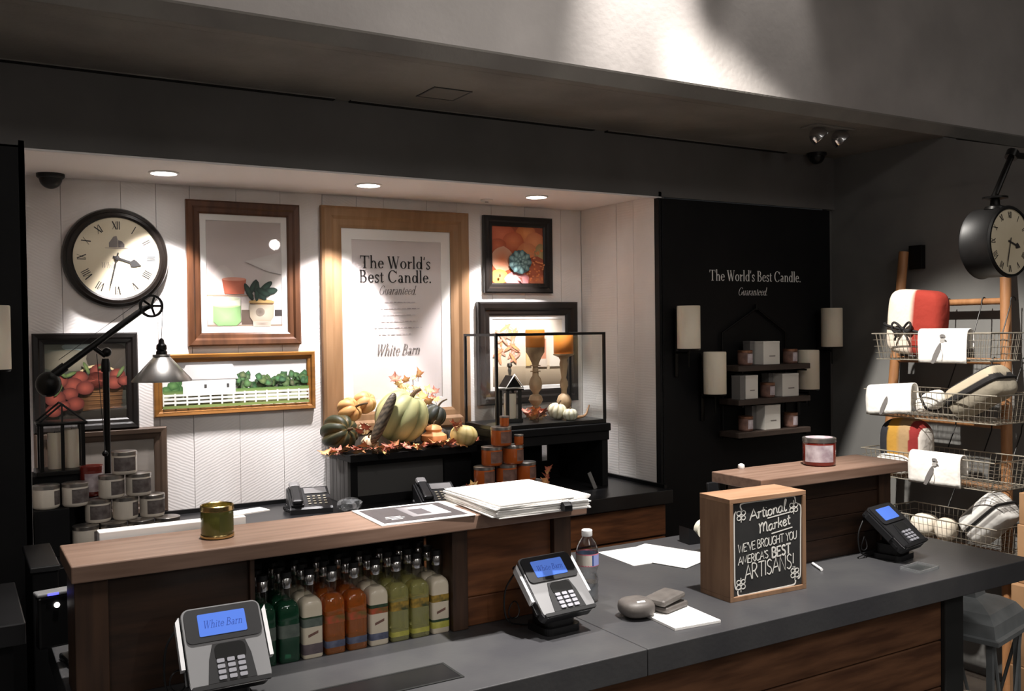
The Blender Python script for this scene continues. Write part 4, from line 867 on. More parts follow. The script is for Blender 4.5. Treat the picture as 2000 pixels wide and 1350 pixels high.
c = thing('pillar_candle', 'white pillar candle glowing inside the small lantern in the glass case', 'candle', (2.325, 3.93, ZCF+.019)); q = MB(); q.lathe([(.029, 0), (.03, .003), (.03, .116), (.027, .12), (.001, .118)], 'wax_cream', 28, cap=False); q.build('wax', c)
q = MB(); q.tube([(0, 0, .117), (0, 0, .126)], .001, 'ink', 5); q.build('wick', c)
pumpkin('pumpkin', 'larger white pumpkin in the glass case between the candlesticks', (2.578, 3.90, ZCF), .05, .043, 9, .16, (228, 222, 196), (196, 184, 150), (10, 8, 0), .02)
pumpkin('pumpkin', 'smaller white pumpkin at the front of the glass case', (2.605, 3.825, ZCF), .037, .032, 8, .14, (222, 220, 198), (190, 182, 150), (0, 0, 0), .012)
for i in range(16):
    leaf((2.37+.1*rn.random()+.012*(i % 3), 3.83+.05*rn.random(), ZCF+.012+.05*rn.random()), (rn.uniform(.2, 1.3), rn.uniform(-.5, .5), rn.uniform(0, 6)), rn.uniform(.8, 1.2), (0, 1, 3, 0)[i % 4], 'rusty maple leaf heaped on the floor of the glass case', 'rusty leaves inside the glass case')
t = thing('bark_curl', 'curled brown bark piece at the right of the glass case floor', 'bark', (2.70, 3.85, ZCF)); q = MB()
pts = smooth_line([(-.10, 0, .012), (-.04, -.01, .010), (.01, 0, .016), (.035, .01, .045), (.045, .012, .065)], 5); q.tube(pts, .009, 'oak_frame', 8, r1=.003); q.build('curl', t)
t = thing('card', 'small pale leaning card in the dark opening of the case stand', 'card', (2.69, 3.74, .91), R(8)); q = MB(); q.T = Matrix.Rotation(R(-18), 4, 'Y') @ Matrix.Rotation(R(-12), 4, 'X'); q.box(-.011, .011, -.002, .002, 0, .085, 'grey_card'); q.build('card', t)

# orange jars stacked in front of the case stand
G = 'orange candle jars stacked before the glass case'
o0 = jar('candle_jar', 'orange candle jar at the top of the stack before the glass case', (2.14, 3.70, 1.167), .0475, .085, 'wax_pumpkin', 'lid_metal', 'label_brown', group=G, rz=.5)
for x, y, z, lb, rz in ((2.09, 3.70, 1.081, 'orange candle jar second row down, left one', .45), (2.202, 3.70, 1.081, 'orange candle jar second row down, right one', .9),
    (2.05, 3.70, .995, 'orange candle jar third row down, left one', .55), (2.165, 3.70, .995, 'orange candle jar third row down, middle one', .2), (2.278, 3.715, .995, 'orange candle jar third row down, right end', .9),
    (1.985, 3.70, .911, 'orange candle jar bottom row, left end, behind the papers', .5), (2.09, 3.70, .911, 'orange candle jar bottom row, second from left, behind the papers', .5), (2.195, 3.70, .911, 'orange candle jar bottom row, third from left, behind the papers', .5), (2.30, 3.70, .911, 'orange candle jar bottom row, right end, behind the papers', .5)): dup(o0, (x, y, z), rz, lb, G)
m0 = jar('mini_candle_jar', 'tiny orange candle jar crowning the orange stack', (2.158, 3.70, 1.253), .0215, .046, 'wax_pumpkin', 'lid_metal', None, group='tiny orange jars')
dup(m0, (2.218, 3.675, 1.167), 0, 'tiny orange candle jar resting on the second row of the orange stack', 'tiny orange jars')
for k in range(7): leaf((1.90+.010*k, 3.64+.006*(k % 3), .93+.012*k), (R(60), rn.uniform(-.5, .5), rn.uniform(0, 6)), 1.1, (2, 1)[k % 2], 'autumn leaf at the left foot of the orange jar stack', 'leaves by the orange jar stack')
for k in range(5): leaf((2.352+.008*k, 3.68, .96+.018*k), (R(70), rn.uniform(-.5, .5), rn.uniform(0, 6)), 1.0, (1, 0)[k % 2], 'autumn leaf at the right side of the orange jar stack', 'leaves by the orange jar stack, right')

# ------------------------------------------------------------------ desk telephones
def phone(label, loc, rz):
    t = thing('desk_telephone', label, 'telephone', loc, rz)
    q = MB(); q.prism([(-.10, 0), (.10, 0), (.10, .075), (.085, .085), (-.09, .028), (-.10, .02)], -.09, .09, 'plastic_dark', Matrix(((0, 0, 1, 0), (1, 0, 0, 0), (0, 1, 0, 0), (0, 0, 0, 1)))); q.build('body', t)
    sl = math.atan2(.057, .175); F = Matrix.Translation((0, -.09, .0285)) @ Matrix.Rotation(sl, 4, 'X')
    q = MB(); q.T = F; q.box(-.085, -.030, .0, .175, 0, .012, 'plastic_black', .004); q.build('cradle', t)
    q = MB(); q.T = F
    q.box(-.078, -.038, .028, .152, .018, .034, 'plastic_black', .009); q.box(-.081, -.035, -.004, .046, .012, .034, 'plastic_black', .01); q.box(-.081, -.035, .134, .184, .012, .036, 'phone_grey', .01); q.build('handset', t)
    q = MB(); q.T = F; q.box(-.018, .08, .118, .17, 0, .004, 'label_olive' if False else 'phone_grey', .002); q.build('index_card', t)
    for r_ in range(4):
        for c_ in range(4):
            q = MB(); q.T = F; q.box(-.010+c_*.023, .002+c_*.023, .019+r_*.022, .028+r_*.022, 0, .004, 'key_beige', .001); q.build('key', t)
    q = MB(); pts = [(-.07, -.10, .02)]
    for k in range(60): a = k*PI/4; pts.append((-.085-.02*math.sin(k/59*PI)+.006*math.cos(a), -.09+.17*k/59, .012+.006*math.sin(a)))
    q.tube(pts, .0022, 'plastic_black', 5); q.build('coiled_cord', t)
    return t
phone('black desk telephone on the back counter below the white boards', (1.345, 4.02, .911), R(-12))
phone('black desk telephone in front of the pumpkin shelf, partly behind the papers', (1.86, 3.80, .911), R(-12))
t = thing('plastic_bag', 'crumpled clear plastic bag on the back counter by the left telephone', 'bag', (1.488, 3.90, .9115)); q = MB(); q.sell((0, 0, .026), (.05, .04, .026), 'clear_plastic', .8, .8, 18, 9)
for v in q.v: v.x += rn.uniform(-.008, .008); v.y += rn.uniform(-.008, .008); v.z = max(v.z+rn.uniform(-.006, .006), .001)
q.build('bag', t)

# ------------------------------------------------------------------ on the ledge
t = jar('candle_jar', 'olive green candle jar with gold rims standing alone on the left ledge', (.515, 2.185, Z1), .036, .074, 'wax_green', 'brass', None)
for o in list(t.children):
    if o.name.startswith('lid'): bpy.data.objects.remove(o)
q = MB(); q.lathe([(.0362, .062), (.0372, .063), (.0372, .073), (.035, .075), (.033, .073), (.033, .064)], 'brass', 36, cap=False); q.build('rim', t, label='gold rim')
q = MB(); q.lathe([(.0362, .002), (.037, .003), (.037, .009), (.0362, .010)], 'brass', 36, cap=False); q.build('foot_band', t, label='gold foot band')
q = MB(); q.lathe([(.0363, .016), (.0363, .056)], 'label_olive', 14, cap=False, arc=(R(-95), R(-25))); q.build('label', t)
q = MB(); q.lathe([(.001, .060), (.0335, .060)], 'wax_green', 28, cap=False); q.build('wax', t)
t = thing('gift_box', 'long flat white box standing just behind the left ledge', 'box', (.46, 2.37, ZT))
q = MB(); q.box(.285, .610, 2.312, 2.345, ZT, Z1-.015, 'white_card', .002); q.build('box_body', t, True)
q = MB(); q.box(.282, .613, 2.309, 2.348, Z1-.015, Z1+.016, 'paper', .002); q.build('lid', t, True)
t = thing('paper_sheet', 'loose white paper lying on the white box behind the green candle', 'paper', (.59, 2.34, Z1+.0165), R(14)); q = MB(); q.box(-.05, .09, -.02, .03, 0, .003, 'paper'); q.build('sheet', t)

t = thing('poster', 'printed poster with white margin lying flat on the ledge', 'poster', (1.0, 2.18, Z1+.0005), R(-2))
q = MB(); q.box(-.125, .125, -.108, .108, 0, .002, 'paper'); q.build('sheet', t)
pr = MB(); zz = .0022
pr.add([(-.112, -.092, zz), (.112, -.092, zz), (.112, .095, zz), (-.112, .095, zz)], [(0, 1, 2, 3)], 'print', cols=[lin((66, 62, 64))]*4)
pr.add([(-.02, -.05, zz+.0002), (.085, -.05, zz+.0002), (.085, .075, zz+.0002), (-.02, .075, zz+.0002)], [(0, 1, 2, 3)], 'print', cols=[lin((120, 116, 120)), lin((176, 176, 180)), lin((206, 206, 208)), lin((104, 100, 104))])
pr.add([(.0, -.03, zz+.0004), (.04, -.03, zz+.0004), (.04, .04, zz+.0004), (.0, .04, zz+.0004)], [(0, 1, 2, 3)], 'print', cols=[lin((84, 80, 84))]*4)
for a, e, y in ((-.085, -.045, -.03), (-.09, -.04, -.045), (-.08, -.05, -.06)): pr.add([(a, y, zz+.0004), (e, y, zz+.0004), (e, y+.006, zz+.0004), (a, y+.006, zz+.0004)], [(0, 1, 2, 3)], 'print', cols=[lin((220, 218, 218))]*4)
pr.build('print', t)
t = thing('paper_sheet', 'second pale printed sheet slipped under the poster on the ledge', 'paper', (1.07, 2.265, Z1+.0002), R(-4)); q = MB(); q.box(-.10, .09, -.05, .028, 0, .0004, 'paper_edge'); q.build('sheet', t)
t = thing('paper_stack', 'thick stack of blank white papers held by a binder clip', 'paper stack', (1.28, 2.14, Z1+.0005), R(-3))
q = MB(); rn = random.Random(6)
for k in range(14):
    a = rn.uniform(-.05, .05)+(.06 if k > 9 else 0); w_, d_ = .135, .150; dx, dy = rn.uniform(-.004, .004), rn.uniform(-.005, .005); z = k*.0024
    P = [(dx+x*math.cos(a)-y*math.sin(a), dy+x*math.sin(a)+y*math.cos(a)) for x, y in ((-w_, -d_), (w_, -d_), (w_, d_), (-w_, d_))]
    q.prism(P, z, z+.0021, 'paper')
q.build('sheets', t)
q = MB(); q.prism([(-.014, -.012), (.014, -.012), (.014, .002), (.004, .01), (-.004, .01), (-.014, .002)], -.011, .011, 'plastic_black', Matrix.Translation((.06, -.157, .015)) @ Matrix.Rotation(PI/2, 4, 'Y') @ Matrix.Rotation(PI/2, 4, 'Z'))
q.tube([(.05, -.155, .03), (.048, -.175, .036), (.072, -.175, .036), (.07, -.155, .03)], .0016, 'steel', 6); q.build('binder_clip', t)

t = jar('candle_jar', 'red candle jar with silver lid standing alone on the right ledge', (2.468, 2.165, Z1), .053, .092, 'wax_red', 'lid_metal', 'label_pale', rz=-.75)
q = MB(); q.lathe([(.001, .0925), (.044, .0925)], 'label_pale', 28, cap=False); q.build('lid_label', t, label='pale lid label')
t = thing('small_ornament', 'small white rounded knob on the rear left corner of the right ledge', 'ornament', (2.20, 2.25, Z1)); q = MB(); q.lathe([(.009, 0), (.011, .004), (.010, .013), (.004, .017), (.001, .017)], 'cap_white', 16); q.build('knob', t)

# ------------------------------------------------------------------ soap bottles in the niche
def sq_prof(mb, hw, rad, z0, z1, m, top=None):
    def sec(h, r): 
        out = []
        for cx, cy, a0 in ((1, 1, 0), (-1, 1, 90), (-1, -1, 180), (1, -1, 270)):
            for k in range(5): a = R(a0+k*22.5); out.append((cx*(h-r)+r*math.cos(a), cy*(h-r)+r*math.sin(a)))
        return out
    secs = top if top else [(z0, hw, rad), (z1, hw, rad)]
    vs = []; n = 20
    for z, h, r in secs: vs += [(x, y, z) for x, y in sec(h, r)]
    fs = [(i*n+j, i*n+(j+1) % n, (i+1)*n+(j+1) % n, (i+1)*n+j) for i in range(len(secs)-1) for j in range(n)]
    fs += [list(range(n))[::-1], [(len(secs)-1)*n+j for j in range(n)]]
    mb.add(vs, fs, m, True)
BODY = [(0, .0225, .006), (.003, .0245, .007), (.118, .0245, .007), (.127, .0238, .009), (.134, .0215, .013), (.139, .0165, .0150), (.1415, .0125, .0124)]
def bottle(label, loc, body, bands, grp):
    t = thing('soap_bottle', label, 'bottle', loc, 0, grp)
    q = MB(); sq_prof(q, 0, 0, 0, 0, body, BODY); q.build('body', t)
    q = MB(); q.lathe([(.0125, .141), (.0118, .150), (.0118, .176)], 'neck_clear', 20, cap=False); q.build('neck', t)
    q = MB(); q.lathe([(.0122, .170), (.0130, .172), (.0130, .192), (.0115, .194), (.001, .194)], 'chrome', 20, cap=False); q.build('collar', t)
    q = MB(); q.lathe([(.0125, .194), (.0125, .207), (.001, .208)], 'plastic_black', 16, cap=False); q.build('cap', t)
    if body == 'soap_cream':
        q = MB(); q.prism([(-.012, .050), (.012, .058), (.012, .064), (-.012, .056)], .0245, .0252, 'label_brown', RX90); q.build('script_mark', t)
    for z0, z1, m in bands:
        q = MB(); sq_prof(q, .0249, .0073, z0, z1, m); q.build('label_band', t)
    return t
mat('band_green', (58, 84, 58), (36, 56, 40), 60, rough=.5); mat('band_greengrey', (110, 120, 112), (86, 96, 90), 50, rough=.5); mat('band_apple', (206, 84, 60), (120, 96, 50), 38, rough=.5); mat('band_fruit', (214, 170, 66), (70, 76, 46), 42, rough=.5, detail=2)
mat('band_violet', (112, 100, 104), (92, 82, 88), 40, rough=.5); mat('band_blue', (110, 116, 140), (74, 80, 104), 40, rough=.5, detail=2); mat('band_lemon', (206, 200, 106), (170, 168, 70), 40, rough=.5)
mat('band_script', (206, 196, 176), (170, 140, 116), 26, (1, 1, 5), rough=.5, lo=.5, hi=.62)
GR, OR, YE = [(.058, .088, 'band_greengrey')], [(.074, .092, 'band_apple'), (.016, .032, 'band_blue')], [(.076, .098, 'band_fruit'), (.012, .024, 'band_lemon')]
CG = [(.074, .094, 'band_greengrey'), (.094, .098, 'band_green'), (.010, .034, 'band_violet')]; CO = [(.078, .092, 'band_apple'), (.092, .100, 'band_green'), (.014, .030, 'band_blue')]; CY = [(.080, .098, 'band_fruit'), (.030, .036, 'band_green'), (.014, .030, 'band_lemon')]
front = [('soap_green', GR, 'dark green soap bottle at the left end of the front row'), ('soap_green', GR, 'dark green soap bottle second from left in the front row'), ('soap_cream', CG, 'cream soap bottle with grey-green band, left of the orange bottles'),
 ('soap_orange', OR, 'orange soap bottle in the front row right of the green-banded cream bottle'), ('soap_orange', OR, 'orange soap bottle in the front row left of the apple-banded cream bottle'), ('soap_cream', CO, 'cream soap bottle with apple-red band, between orange and yellow bottles'),
 ('soap_yellow', YE, 'yellow soap bottle in the front row next to the apple-banded cream bottle'), ('soap_yellow', YE, 'yellow soap bottle in the front row, second from the right end'), ('soap_cream', CY, 'cream soap bottle with yellow fruit band at the right end')]
cols = {'soap_green': 'green', 'soap_orange': 'orange', 'soap_yellow': 'yellow', 'soap_cream': 'cream'}
G = 'soap bottles in the ledge niche'; fr = {}
for i, (m, bd, lb) in enumerate(front):
    x = .608+.0557*i; key = (m, id(bd))
    if key in fr: dup(fr[key], (x, 2.160, ZT), 0, lb, G)
    else: fr[key] = bottle(lb, (x, 2.160, ZT), m, bd, G)
    for r_ in (1, 2): dup(fr[key], (x, 2.160+.0528*r_, ZT), 0, ('middle' if r_ == 1 else 'rear')+' row '+cols[m]+' soap bottle behind the '+('left end' if i == 0 else 'second' if i == 1 else 'green-banded cream' if i == 2 else 'first orange' if i == 3 else 'second orange' if i == 4 else 'apple-banded cream' if i == 5 else 'first yellow' if i == 6 else 'second yellow' if i == 7 else 'fruit-banded cream')+' bottle', G)

# ------------------------------------------------------------------ card terminals
def terminal(label, loc, tilt, rz, lit=True, shell='plastic_silver'):
    """loc = middle of the lower front edge of the head"""
    t = thing('card_terminal', label, 'card terminal', (loc[0], loc[1], ZT), rz)
    F = Matrix.Translation((0, 0, loc[2]-ZT)) @ Matrix.Rotation(R(tilt), 4, 'X')
    W_, H_ = .080, .172
    def rr(x0, x1, y0, y1, r):
        o = []
        for cx, cy, a0 in ((x1-r, y1-r, 0), (x0+r, y1-r, 90), (x0+r, y0+r, 180), (x1-r, y0+r, 270)):
            for k in range(6): a = R(a0+18*k); o.append((cx+r*math.cos(a), cy+r*math.sin(a)))
        return o
    q = MB(); q.prism(rr(-W_, W_, 0, H_, .016), -.030, -.008, 'plastic_dark', F); q.build('rear_shell', t)
    q = MB(); q.prism(rr(-W_, W_, 0, H_, .016), -.008, 0, shell, F); q.prism(rr(-W_-.001, W_+.001, -.001, H_+.001, .017), -.006, -.003, 'chrome', F); q.build('body', t)
    q = MB(); q.prism(rr(-W_+.004, W_-.004, .096, H_-.004, .012), 0, .004, 'plastic_dark', F); q.build('screen_bezel', t)
    q = MB(); q.prism(rr(-.050, .046, .108, .155, .003), .004, .0055, 'screen', F); q.build('screen', t)
    if lit:
        q = MB(); serif(q, 'White Barn', F @ Matrix.Translation((-.002, .124, .0056)), .016, 'screen_line', .08, .25, .6); q.build('screen_text', t)
    q = MB(); q.prism([(-.046, .010), (.050, .010), (.046, .06), (.038, .090), (-.028, .090), (-.038, .06)], 0, .003, 'plastic_dark', F); q.build('keypad_bezel', t)
    q = MB(); q.prism(rr(-.026, .036, .052, .088, .012), .003, .0045, 'slot', F); q.build('keypad_hood', t)
    for r_ in range(4):
        for c_ in range(3):
            x = -.025+c_*.0205; y = .014+r_*.0115
            q = MB(); q.prism(rr(x, x+.015, y, y+.008, .002), .003, .007, 'key', F); q.build('key', t)
    q = MB(); q.prism(rr(-.078, .078, .0, .009, .003), -.004, .004, 'plastic_black', F); q.build('front_lip', t)
    for x in (-W_-.012, W_+.004):
        q = MB(); q.prism([(x, .05), (x+.008, .05), (x+.008, .16), (x, .15)], -.022, -.004, 'plastic_pale' if lit else shell, F); q.build('swipe_rail', t)
    q = MB(); q.prism(rr(-W_-.006, -W_+.001, .02, .165, .003), -.026, -.018, 'plastic_black', F); q.build('card_slot', t)
    top = F @ Vector((0, .085, -.03)); q = MB(); q.tube([(0, top.y+.01, .02), (0, top.y+.01, .06), tuple(top)], .022, 'plastic_black', 14); q.build('stand_neck', t)
    q = MB(); q.prism(rr(-.055, .055, top.y-.055, top.y+.045, .02), 0, .018, 'plastic_black'); q.prism(rr(-.045, .045, top.y-.045, top.y+.038, .02), .018, .05, 'plastic_black'); q.build('stand_base', t)
    b_ = F @ Vector((-.07, .16, -.03)); q = MB()
    pts = smooth_line([tuple(b_), (-.105, b_.y+.004, b_.z-.05), (-.105, b_.y+.0, .03), (-.06, b_.y+.0, .006), (-.02, top.y+.04, .006)], 6); q.tube(pts, .0024, 'plastic_black', 6)
    lp = [(-.085+.016*math.cos(a), b_.y-.005+.003*math.sin(a*2), .05+.022*math.sin(a)) for a in [k*PI/10 for k in range(41)]]; q.tube(lp, .0018, 'plastic_black', 5); q.build('cable', t)
    return t
terminal('silver card terminal with lit blue screen in front of the soap bottles', (.473, 1.90, .992), 52, R(-1))
terminal('silver card terminal with blue screen beside the water bottle', (1.315, 1.935, .990), 44, R(3))
terminal('dark card terminal with blue screen right of the chalkboard sign', (2.665, 1.94, .985), 40, R(12), False, 'plastic_dark')

# ------------------------------------------------------------------ loose things on the counter
t = thing('water_bottle', 'clear plastic water bottle with white cap beside the middle card terminal', 'bottle', (1.526, 2.165, ZT))
prof = [(.022, 0), (.030, .004), (.031, .012), (.029, .02), (.031, .028), (.029, .036), (.031, .044), (.029, .052), (.031, .060), (.030, .070), (.026, .082), (.030, .094), (.032, .100), (.032, .136), (.030, .150), (.024, .166), (.014, .180), (.013, .186)]
q = MB(); q.lathe(prof, 'water', 36); q.build('bottle_body', t)
q = MB(); q.lathe([(r*.95, z+.0015) for r, z in prof[:8]]+[(.001, .054)], 'water', 30, cap=False); q.build('water', t)
q = MB(); q.lathe([(.0145, .183), (.0152, .185), (.0152, .199), (.013, .201), (.001, .201)], 'cap_white', 28, cap=False); q.build('cap', t)
q = MB()
for a0, a1, c in ((-200, -100, (206, 200, 190)), (-100, -92, (40, 70, 130)), (-92, -52, (150, 160, 214)), (-52, -44, (60, 84, 170)), (-44, 20, (196, 196, 226)), (20, 160, (120, 140, 170))): q.lathe([(.0325, .104), (.0325, .134)], 'natural', 8, cap=False, arc=(R(a0), R(a1)), cols=[lin(c)]*2)
for z in (.1025, .134): q.lathe([(.0326, z), (.0326, z+.003)], 'natural', 24, cap=False, cols=[rgb(206, 120, 136)]*2)
q.build('label', t)
t = thing('paper_sheet', 'blank white paper on the counter nearer the water bottle', 'paper', (1.975, 2.495, ZT+.0003), R(-3)); q = MB(); q.box(-.10, .10, -.105, .105, 0, .0015, 'paper'); q.build('sheet', t)
t = thing('paper_sheet', 'blank white paper on the counter touching the chalkboard sign', 'paper', (2.037, 2.443, ZT+.0020), R(20)); q = MB(); q.box(-.1075, .1075, -.14, .14, 0, .0015, 'paper'); q.build('sheet', t)
t = thing('note_pad', 'square white note pad partly under the grey pouch', 'note pad', (1.634, 1.902, ZT+.0002), R(-5)); q = MB(); q.box(-.072, .072, -.081, .081, 0, .007, 'paper', .0006); q.build('sheets', t)
t = thing('pouch', 'folded grey leather pouch with a small silver clasp lying on the counter', 'pouch', (1.600, 1.978, ZT+.0075))
q = MB(); q.T = Matrix.Translation((-.052, -.004, -.005)) @ Matrix.Rotation(R(-12), 4, 'Z'); q.sell((0, 0, .024), (.046, .048, .024), 'leather_grey', .7, .75, 28, 14); q.build('rounded_half', t)
q = MB(); q.T = Matrix.Translation((.048, -.004, 0)) @ Matrix.Rotation(R(16), 4, 'Z'); q.box(-.052, .055, -.040, .034, .0, .017, 'leather_grey', .008); q.build('folded_half', t)
q = MB(); q.T = Matrix.Translation((.048, -.004, .0175)) @ Matrix.Rotation(R(16), 4, 'Z') @ Matrix.Rotation(R(-4), 4, 'Y'); q.box(-.058, .048, -.036, .036, .004, .022, 'leather_grey', .009); q.build('flap', t)
q = MB(); q.T = Matrix.Translation((-.059, -.034, .036)) @ Matrix.Rotation(R(-12), 4, 'Z') @ Matrix.Rotation(R(38), 4, 'X'); q.box(-.012, .012, -.006, .006, 0, .004, 'plastic_pale', .001); q.build('clasp', t, label='silver clasp')
t = thing('tape_dispenser', 'black tape dispenser with a white roll behind the chalkboard sign', 'tape dispenser', (2.30, 2.54, ZT), R(-6))
q = MB(); q.prism([(-.085, 0), (.085, 0), (.085, .05), (.05, .045), (.02, .02), (-.035, .018), (-.065, .05), (-.085, .058)], -.03, .03, 'plastic_black', RX90); q.build('body', t)
q = MB(); q.lathe([(.014, -.012), (.036, -.012), (.036, .012), (.014, .012), (.014, -.012)], 'tape_white', 32, (.0, 0, .040), RX90, cap=False); q.build('tape_roll', t)
q = MB(); q.lathe([(.001, -.0145), (.014, -.014), (.014, .014), (.001, .0145)], 'plastic_black', 20, (0, 0, .040), RX90); q.build('hub', t)
t = thing('small_tablet', 'dark slanted tablet stand behind the left end of the right ledge', 'tablet', (2.185, 2.32, ZT), R(0))
q = MB(); q.box(-.03, .03, -.02, .05, 0, .012, 'plastic_black', .003); q.build('stand', t)
q = MB(); q.T = Matrix.Rotation(R(-10), 4, 'X'); q.box(-.028, .022, .0, .010, .012, .25, 'plastic_black', .004); q.build('screen_housing', t)
q = MB(); q.T = Matrix.Rotation(R(-10), 4, 'X'); q.box(.016, .022, -.0022, .0, .21, .245, 'chrome'); q.build('corner_glint', t)  # chrome strip stands in for the highlight on the tablet corner
t = thing('pen', 'short white pen lying on the counter right of the chalkboard sign', 'pen', (2.335, 2.06, ZT+.005), R(62)); q = MB(); q.tube([(-.04, 0, 0), (.035, 0, 0)], .0045, 'cap_white', 10); q.build('barrel', t); q = MB(); q.tube([(.035, 0, 0), (.048, 0, 0)], .0042, 'chrome', 10, r1=.001); q.build('tip', t)
t = thing('card_tray', 'small clear plastic tray in front of the dark card terminal', 'tray', (2.585, 1.875, ZT), R(6))
q = MB(); q.box(-.05, .05, -.035, .035, 0, .003, 'case_glass'); q.build('plate', t)
q = MB()
for bb in ((-.05, .05, .033, .036), (-.05, .05, -.036, -.033), (-.052, -.049, -.036, .036), (.049, .052, -.036, .036)): q.box(*bb, 0, .009, 'clear_plastic')
q.build('rim', t)

# chalkboard sign
t = thing('chalkboard_sign', 'wooden block chalkboard sign about a market, standing on the counter', 'sign', (1.984, 1.922, ZT), R(-2.5))
Wd, Dp, Hh = .287, .128, .287
q = MB()
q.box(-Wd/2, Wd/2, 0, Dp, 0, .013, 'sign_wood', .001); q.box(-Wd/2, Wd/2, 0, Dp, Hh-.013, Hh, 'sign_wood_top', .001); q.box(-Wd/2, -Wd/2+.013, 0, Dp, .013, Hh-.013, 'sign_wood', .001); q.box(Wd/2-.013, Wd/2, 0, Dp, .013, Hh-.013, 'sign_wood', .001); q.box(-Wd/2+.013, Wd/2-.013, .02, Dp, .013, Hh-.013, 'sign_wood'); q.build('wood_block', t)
q = MB(); q.box(-Wd/2+.013, Wd/2-.013, .006, .02, .013, Hh-.013, 'chalkboard'); q.build('chalkboard', t)
M = Matrix.Translation((-Wd/2, .0058, 0)) @ RX90
U = lambda u: u*Wd
V = lambda v: Hh*(1-v)
q = MB(); chalk(q, 'Artional', U(.27), V(.235), .030, .140, .10, .0038, M); chalk(q, 'market', U(.39), V(.375), .028, .120, .12, .0038, M)
ribbon(q, [(U(.50), V(.235)), (U(.80), V(.205))], .003, 'chalk', M); ribbon(q, [(U(.55), V(.395)), (U(.83), V(.36))], .003, 'chalk', M); q.build('title', t)
q = MB(); chalk(q, "WE'VE BROUGHT YOU", U(.12), V(.535), .023, .222, .07, .0024, M); chalk(q, "AMERICA'S", U(.12), V(.655), .022, .112, .07, .0024, M); chalk(q, 'BEST', U(.56), V(.635), .028, .072, .07, .0050, M); chalk(q, 'ARTISANS!', U(.20), V(.815), .042, .190, .07, .0032, M); q.build('message', t)
q = MB(); m0_, m1_ = .08, .92
def corner(cx, cy, sx, sy):
    for ox, oy, r in ((-.028, .0, .026), (.03, .0, .026), (-.028, .048, .024), (.03, .048, .024)):
        pts = [(cx+ox+r*math.cos(t_), cy+oy*sy+r*.85*math.sin(t_)) for t_ in [2*PI*k_/14 for k_ in range(15)]]
        ribbon(q, [(U(p_[0]), V(p_[1])) for p_ in pts], .0026, 'chalk', M)
    ribbon(q, [(U(cx), V(cy-.05*sy)), (U(cx), V(cy+.09*sy))], .0026, 'chalk', M)
for cx, cy, sx, sy in ((.16, .15, -1, 1), (.85, .14, 1, 1), (.15, .87, -1, -1), (.86, .85, 1, -1)): corner(cx, cy, sx, sy)
for pl in ([(.17, .12), (.15, .08), (.2, .055), (.5, .052), (.82, .048), (.87, .075), (.87, .12)], [(.90, .13), (.945, .16), (.945, .3), (.94, .6), (.935, .85), (.90, .89)], [(.87, .90), (.86, .935), (.8, .945), (.5, .95), (.16, .955), (.115, .94), (.11, .90)], [(.10, .13), (.075, .16), (.07, .3), (.072, .6), (.075, .84), (.10, .89)]): ribbon(q, smooth_line([(U(a), V(b)) for a, b in pl], 5), .0042, 'chalk', M)
q.build('scroll_border', t)

# ------------------------------------------------------------------ black wall: lettering, candle shelf, sconces
t = thing('wall_lettering', 'pale lettering about the best candle on the black wall panel', 'lettering', (3.64, YF-.001, 1.92))
q = MB(); serif(q, "The World's Best Candle.", wallM(3.64, YF-.001, 1.925), .055, 'white_ink', .66, 0, .9); q.build('headline', t, True)
q = MB(); serif(q, 'Guaranteed.', wallM(3.61, YF-.001, 1.852), .04, 'white_ink', .21, .3, .7); q.build('script_line', t, True)
t = thing('hanging_shelf', 'three-tier dark wooden wall shelf hung from a black rod on the black wall', 'shelf', (3.60, 3.52, 1.1))
ZSH = (1.495, 1.326, 1.163)
for z in ZSH: q = MB(); q.box(3.345, 3.855, 3.435, 3.575, z-.028, z, 'shelf_wood', .003); q.build('board', t, True)
q = MB()
for x in (3.38, 3.83): q.tube([(x, 3.585, 1.12), (x, 3.585, 1.66), (3.62, 3.585, 1.785)], .006, 'black_metal', 8)
q.tube([(3.62, 3.585, 1.775), (3.62, 3.585, 1.805)], .008, 'black_metal', 8)
for x in (3.38, 3.83):
    for z in ZSH: q.tube([(x, 3.585, z-.034), (x, 3.44, z-.034)], .005, 'black_metal', 6)
q.build('hanging_rod', t, True)
jw = jar('candle_jar', 'dark amber candle jar at the left of the top wall shelf', (3.445, 3.49, ZSH[0]+.0006), .037, .075, 'label_brown', 'lid_copper', 'label_pale', group='small jars on the wall shelf', rz=.6)
G = 'small jars on the wall shelf'
for x, k, lb in ((3.765, 0, 'dark amber candle jar at the right of the top wall shelf'), (3.60, 1, 'dark candle jar in the middle of the centre wall shelf'), (3.445, 2, 'dark amber candle jar at the left of the lowest wall shelf'), (3.765, 2, 'dark amber candle jar at the right of the lowest wall shelf')): dup(jw, (x, 3.49, ZSH[k]+.0006), .6, lb, G)
def card_box(label, x, z, w_, h, m='white_card', y=3.50, d=.08, grp=None):
    t = thing('gift_box', label, 'box', (x, y, z+.0006), 0, grp); q = MB(); q.box(-w_/2, w_/2, -d/2, d/2, 0, h*.9, m, .001); q.build('box_body', t)
    q = MB(); q.box(-w_/2-.0006, w_/2+.0006, -d/2-.0006, d/2+.0006, h*.9, h, m, .001); q.build('lid', t)
    if m == 'white_card': q = MB(); q.box(-w_*.15, w_*.22, -d/2-.0012, -d/2-.0007, h*.34, h*.38, 'ink_grey'); q.build('print_line', t)
card_box('white candle box in the middle of the top wall shelf', 3.60, ZSH[0], .115, .118); card_box('narrow grey box behind the left jar of the top wall shelf', 3.52, ZSH[0], .03, .12, 'grey_card', 3.54, .05)
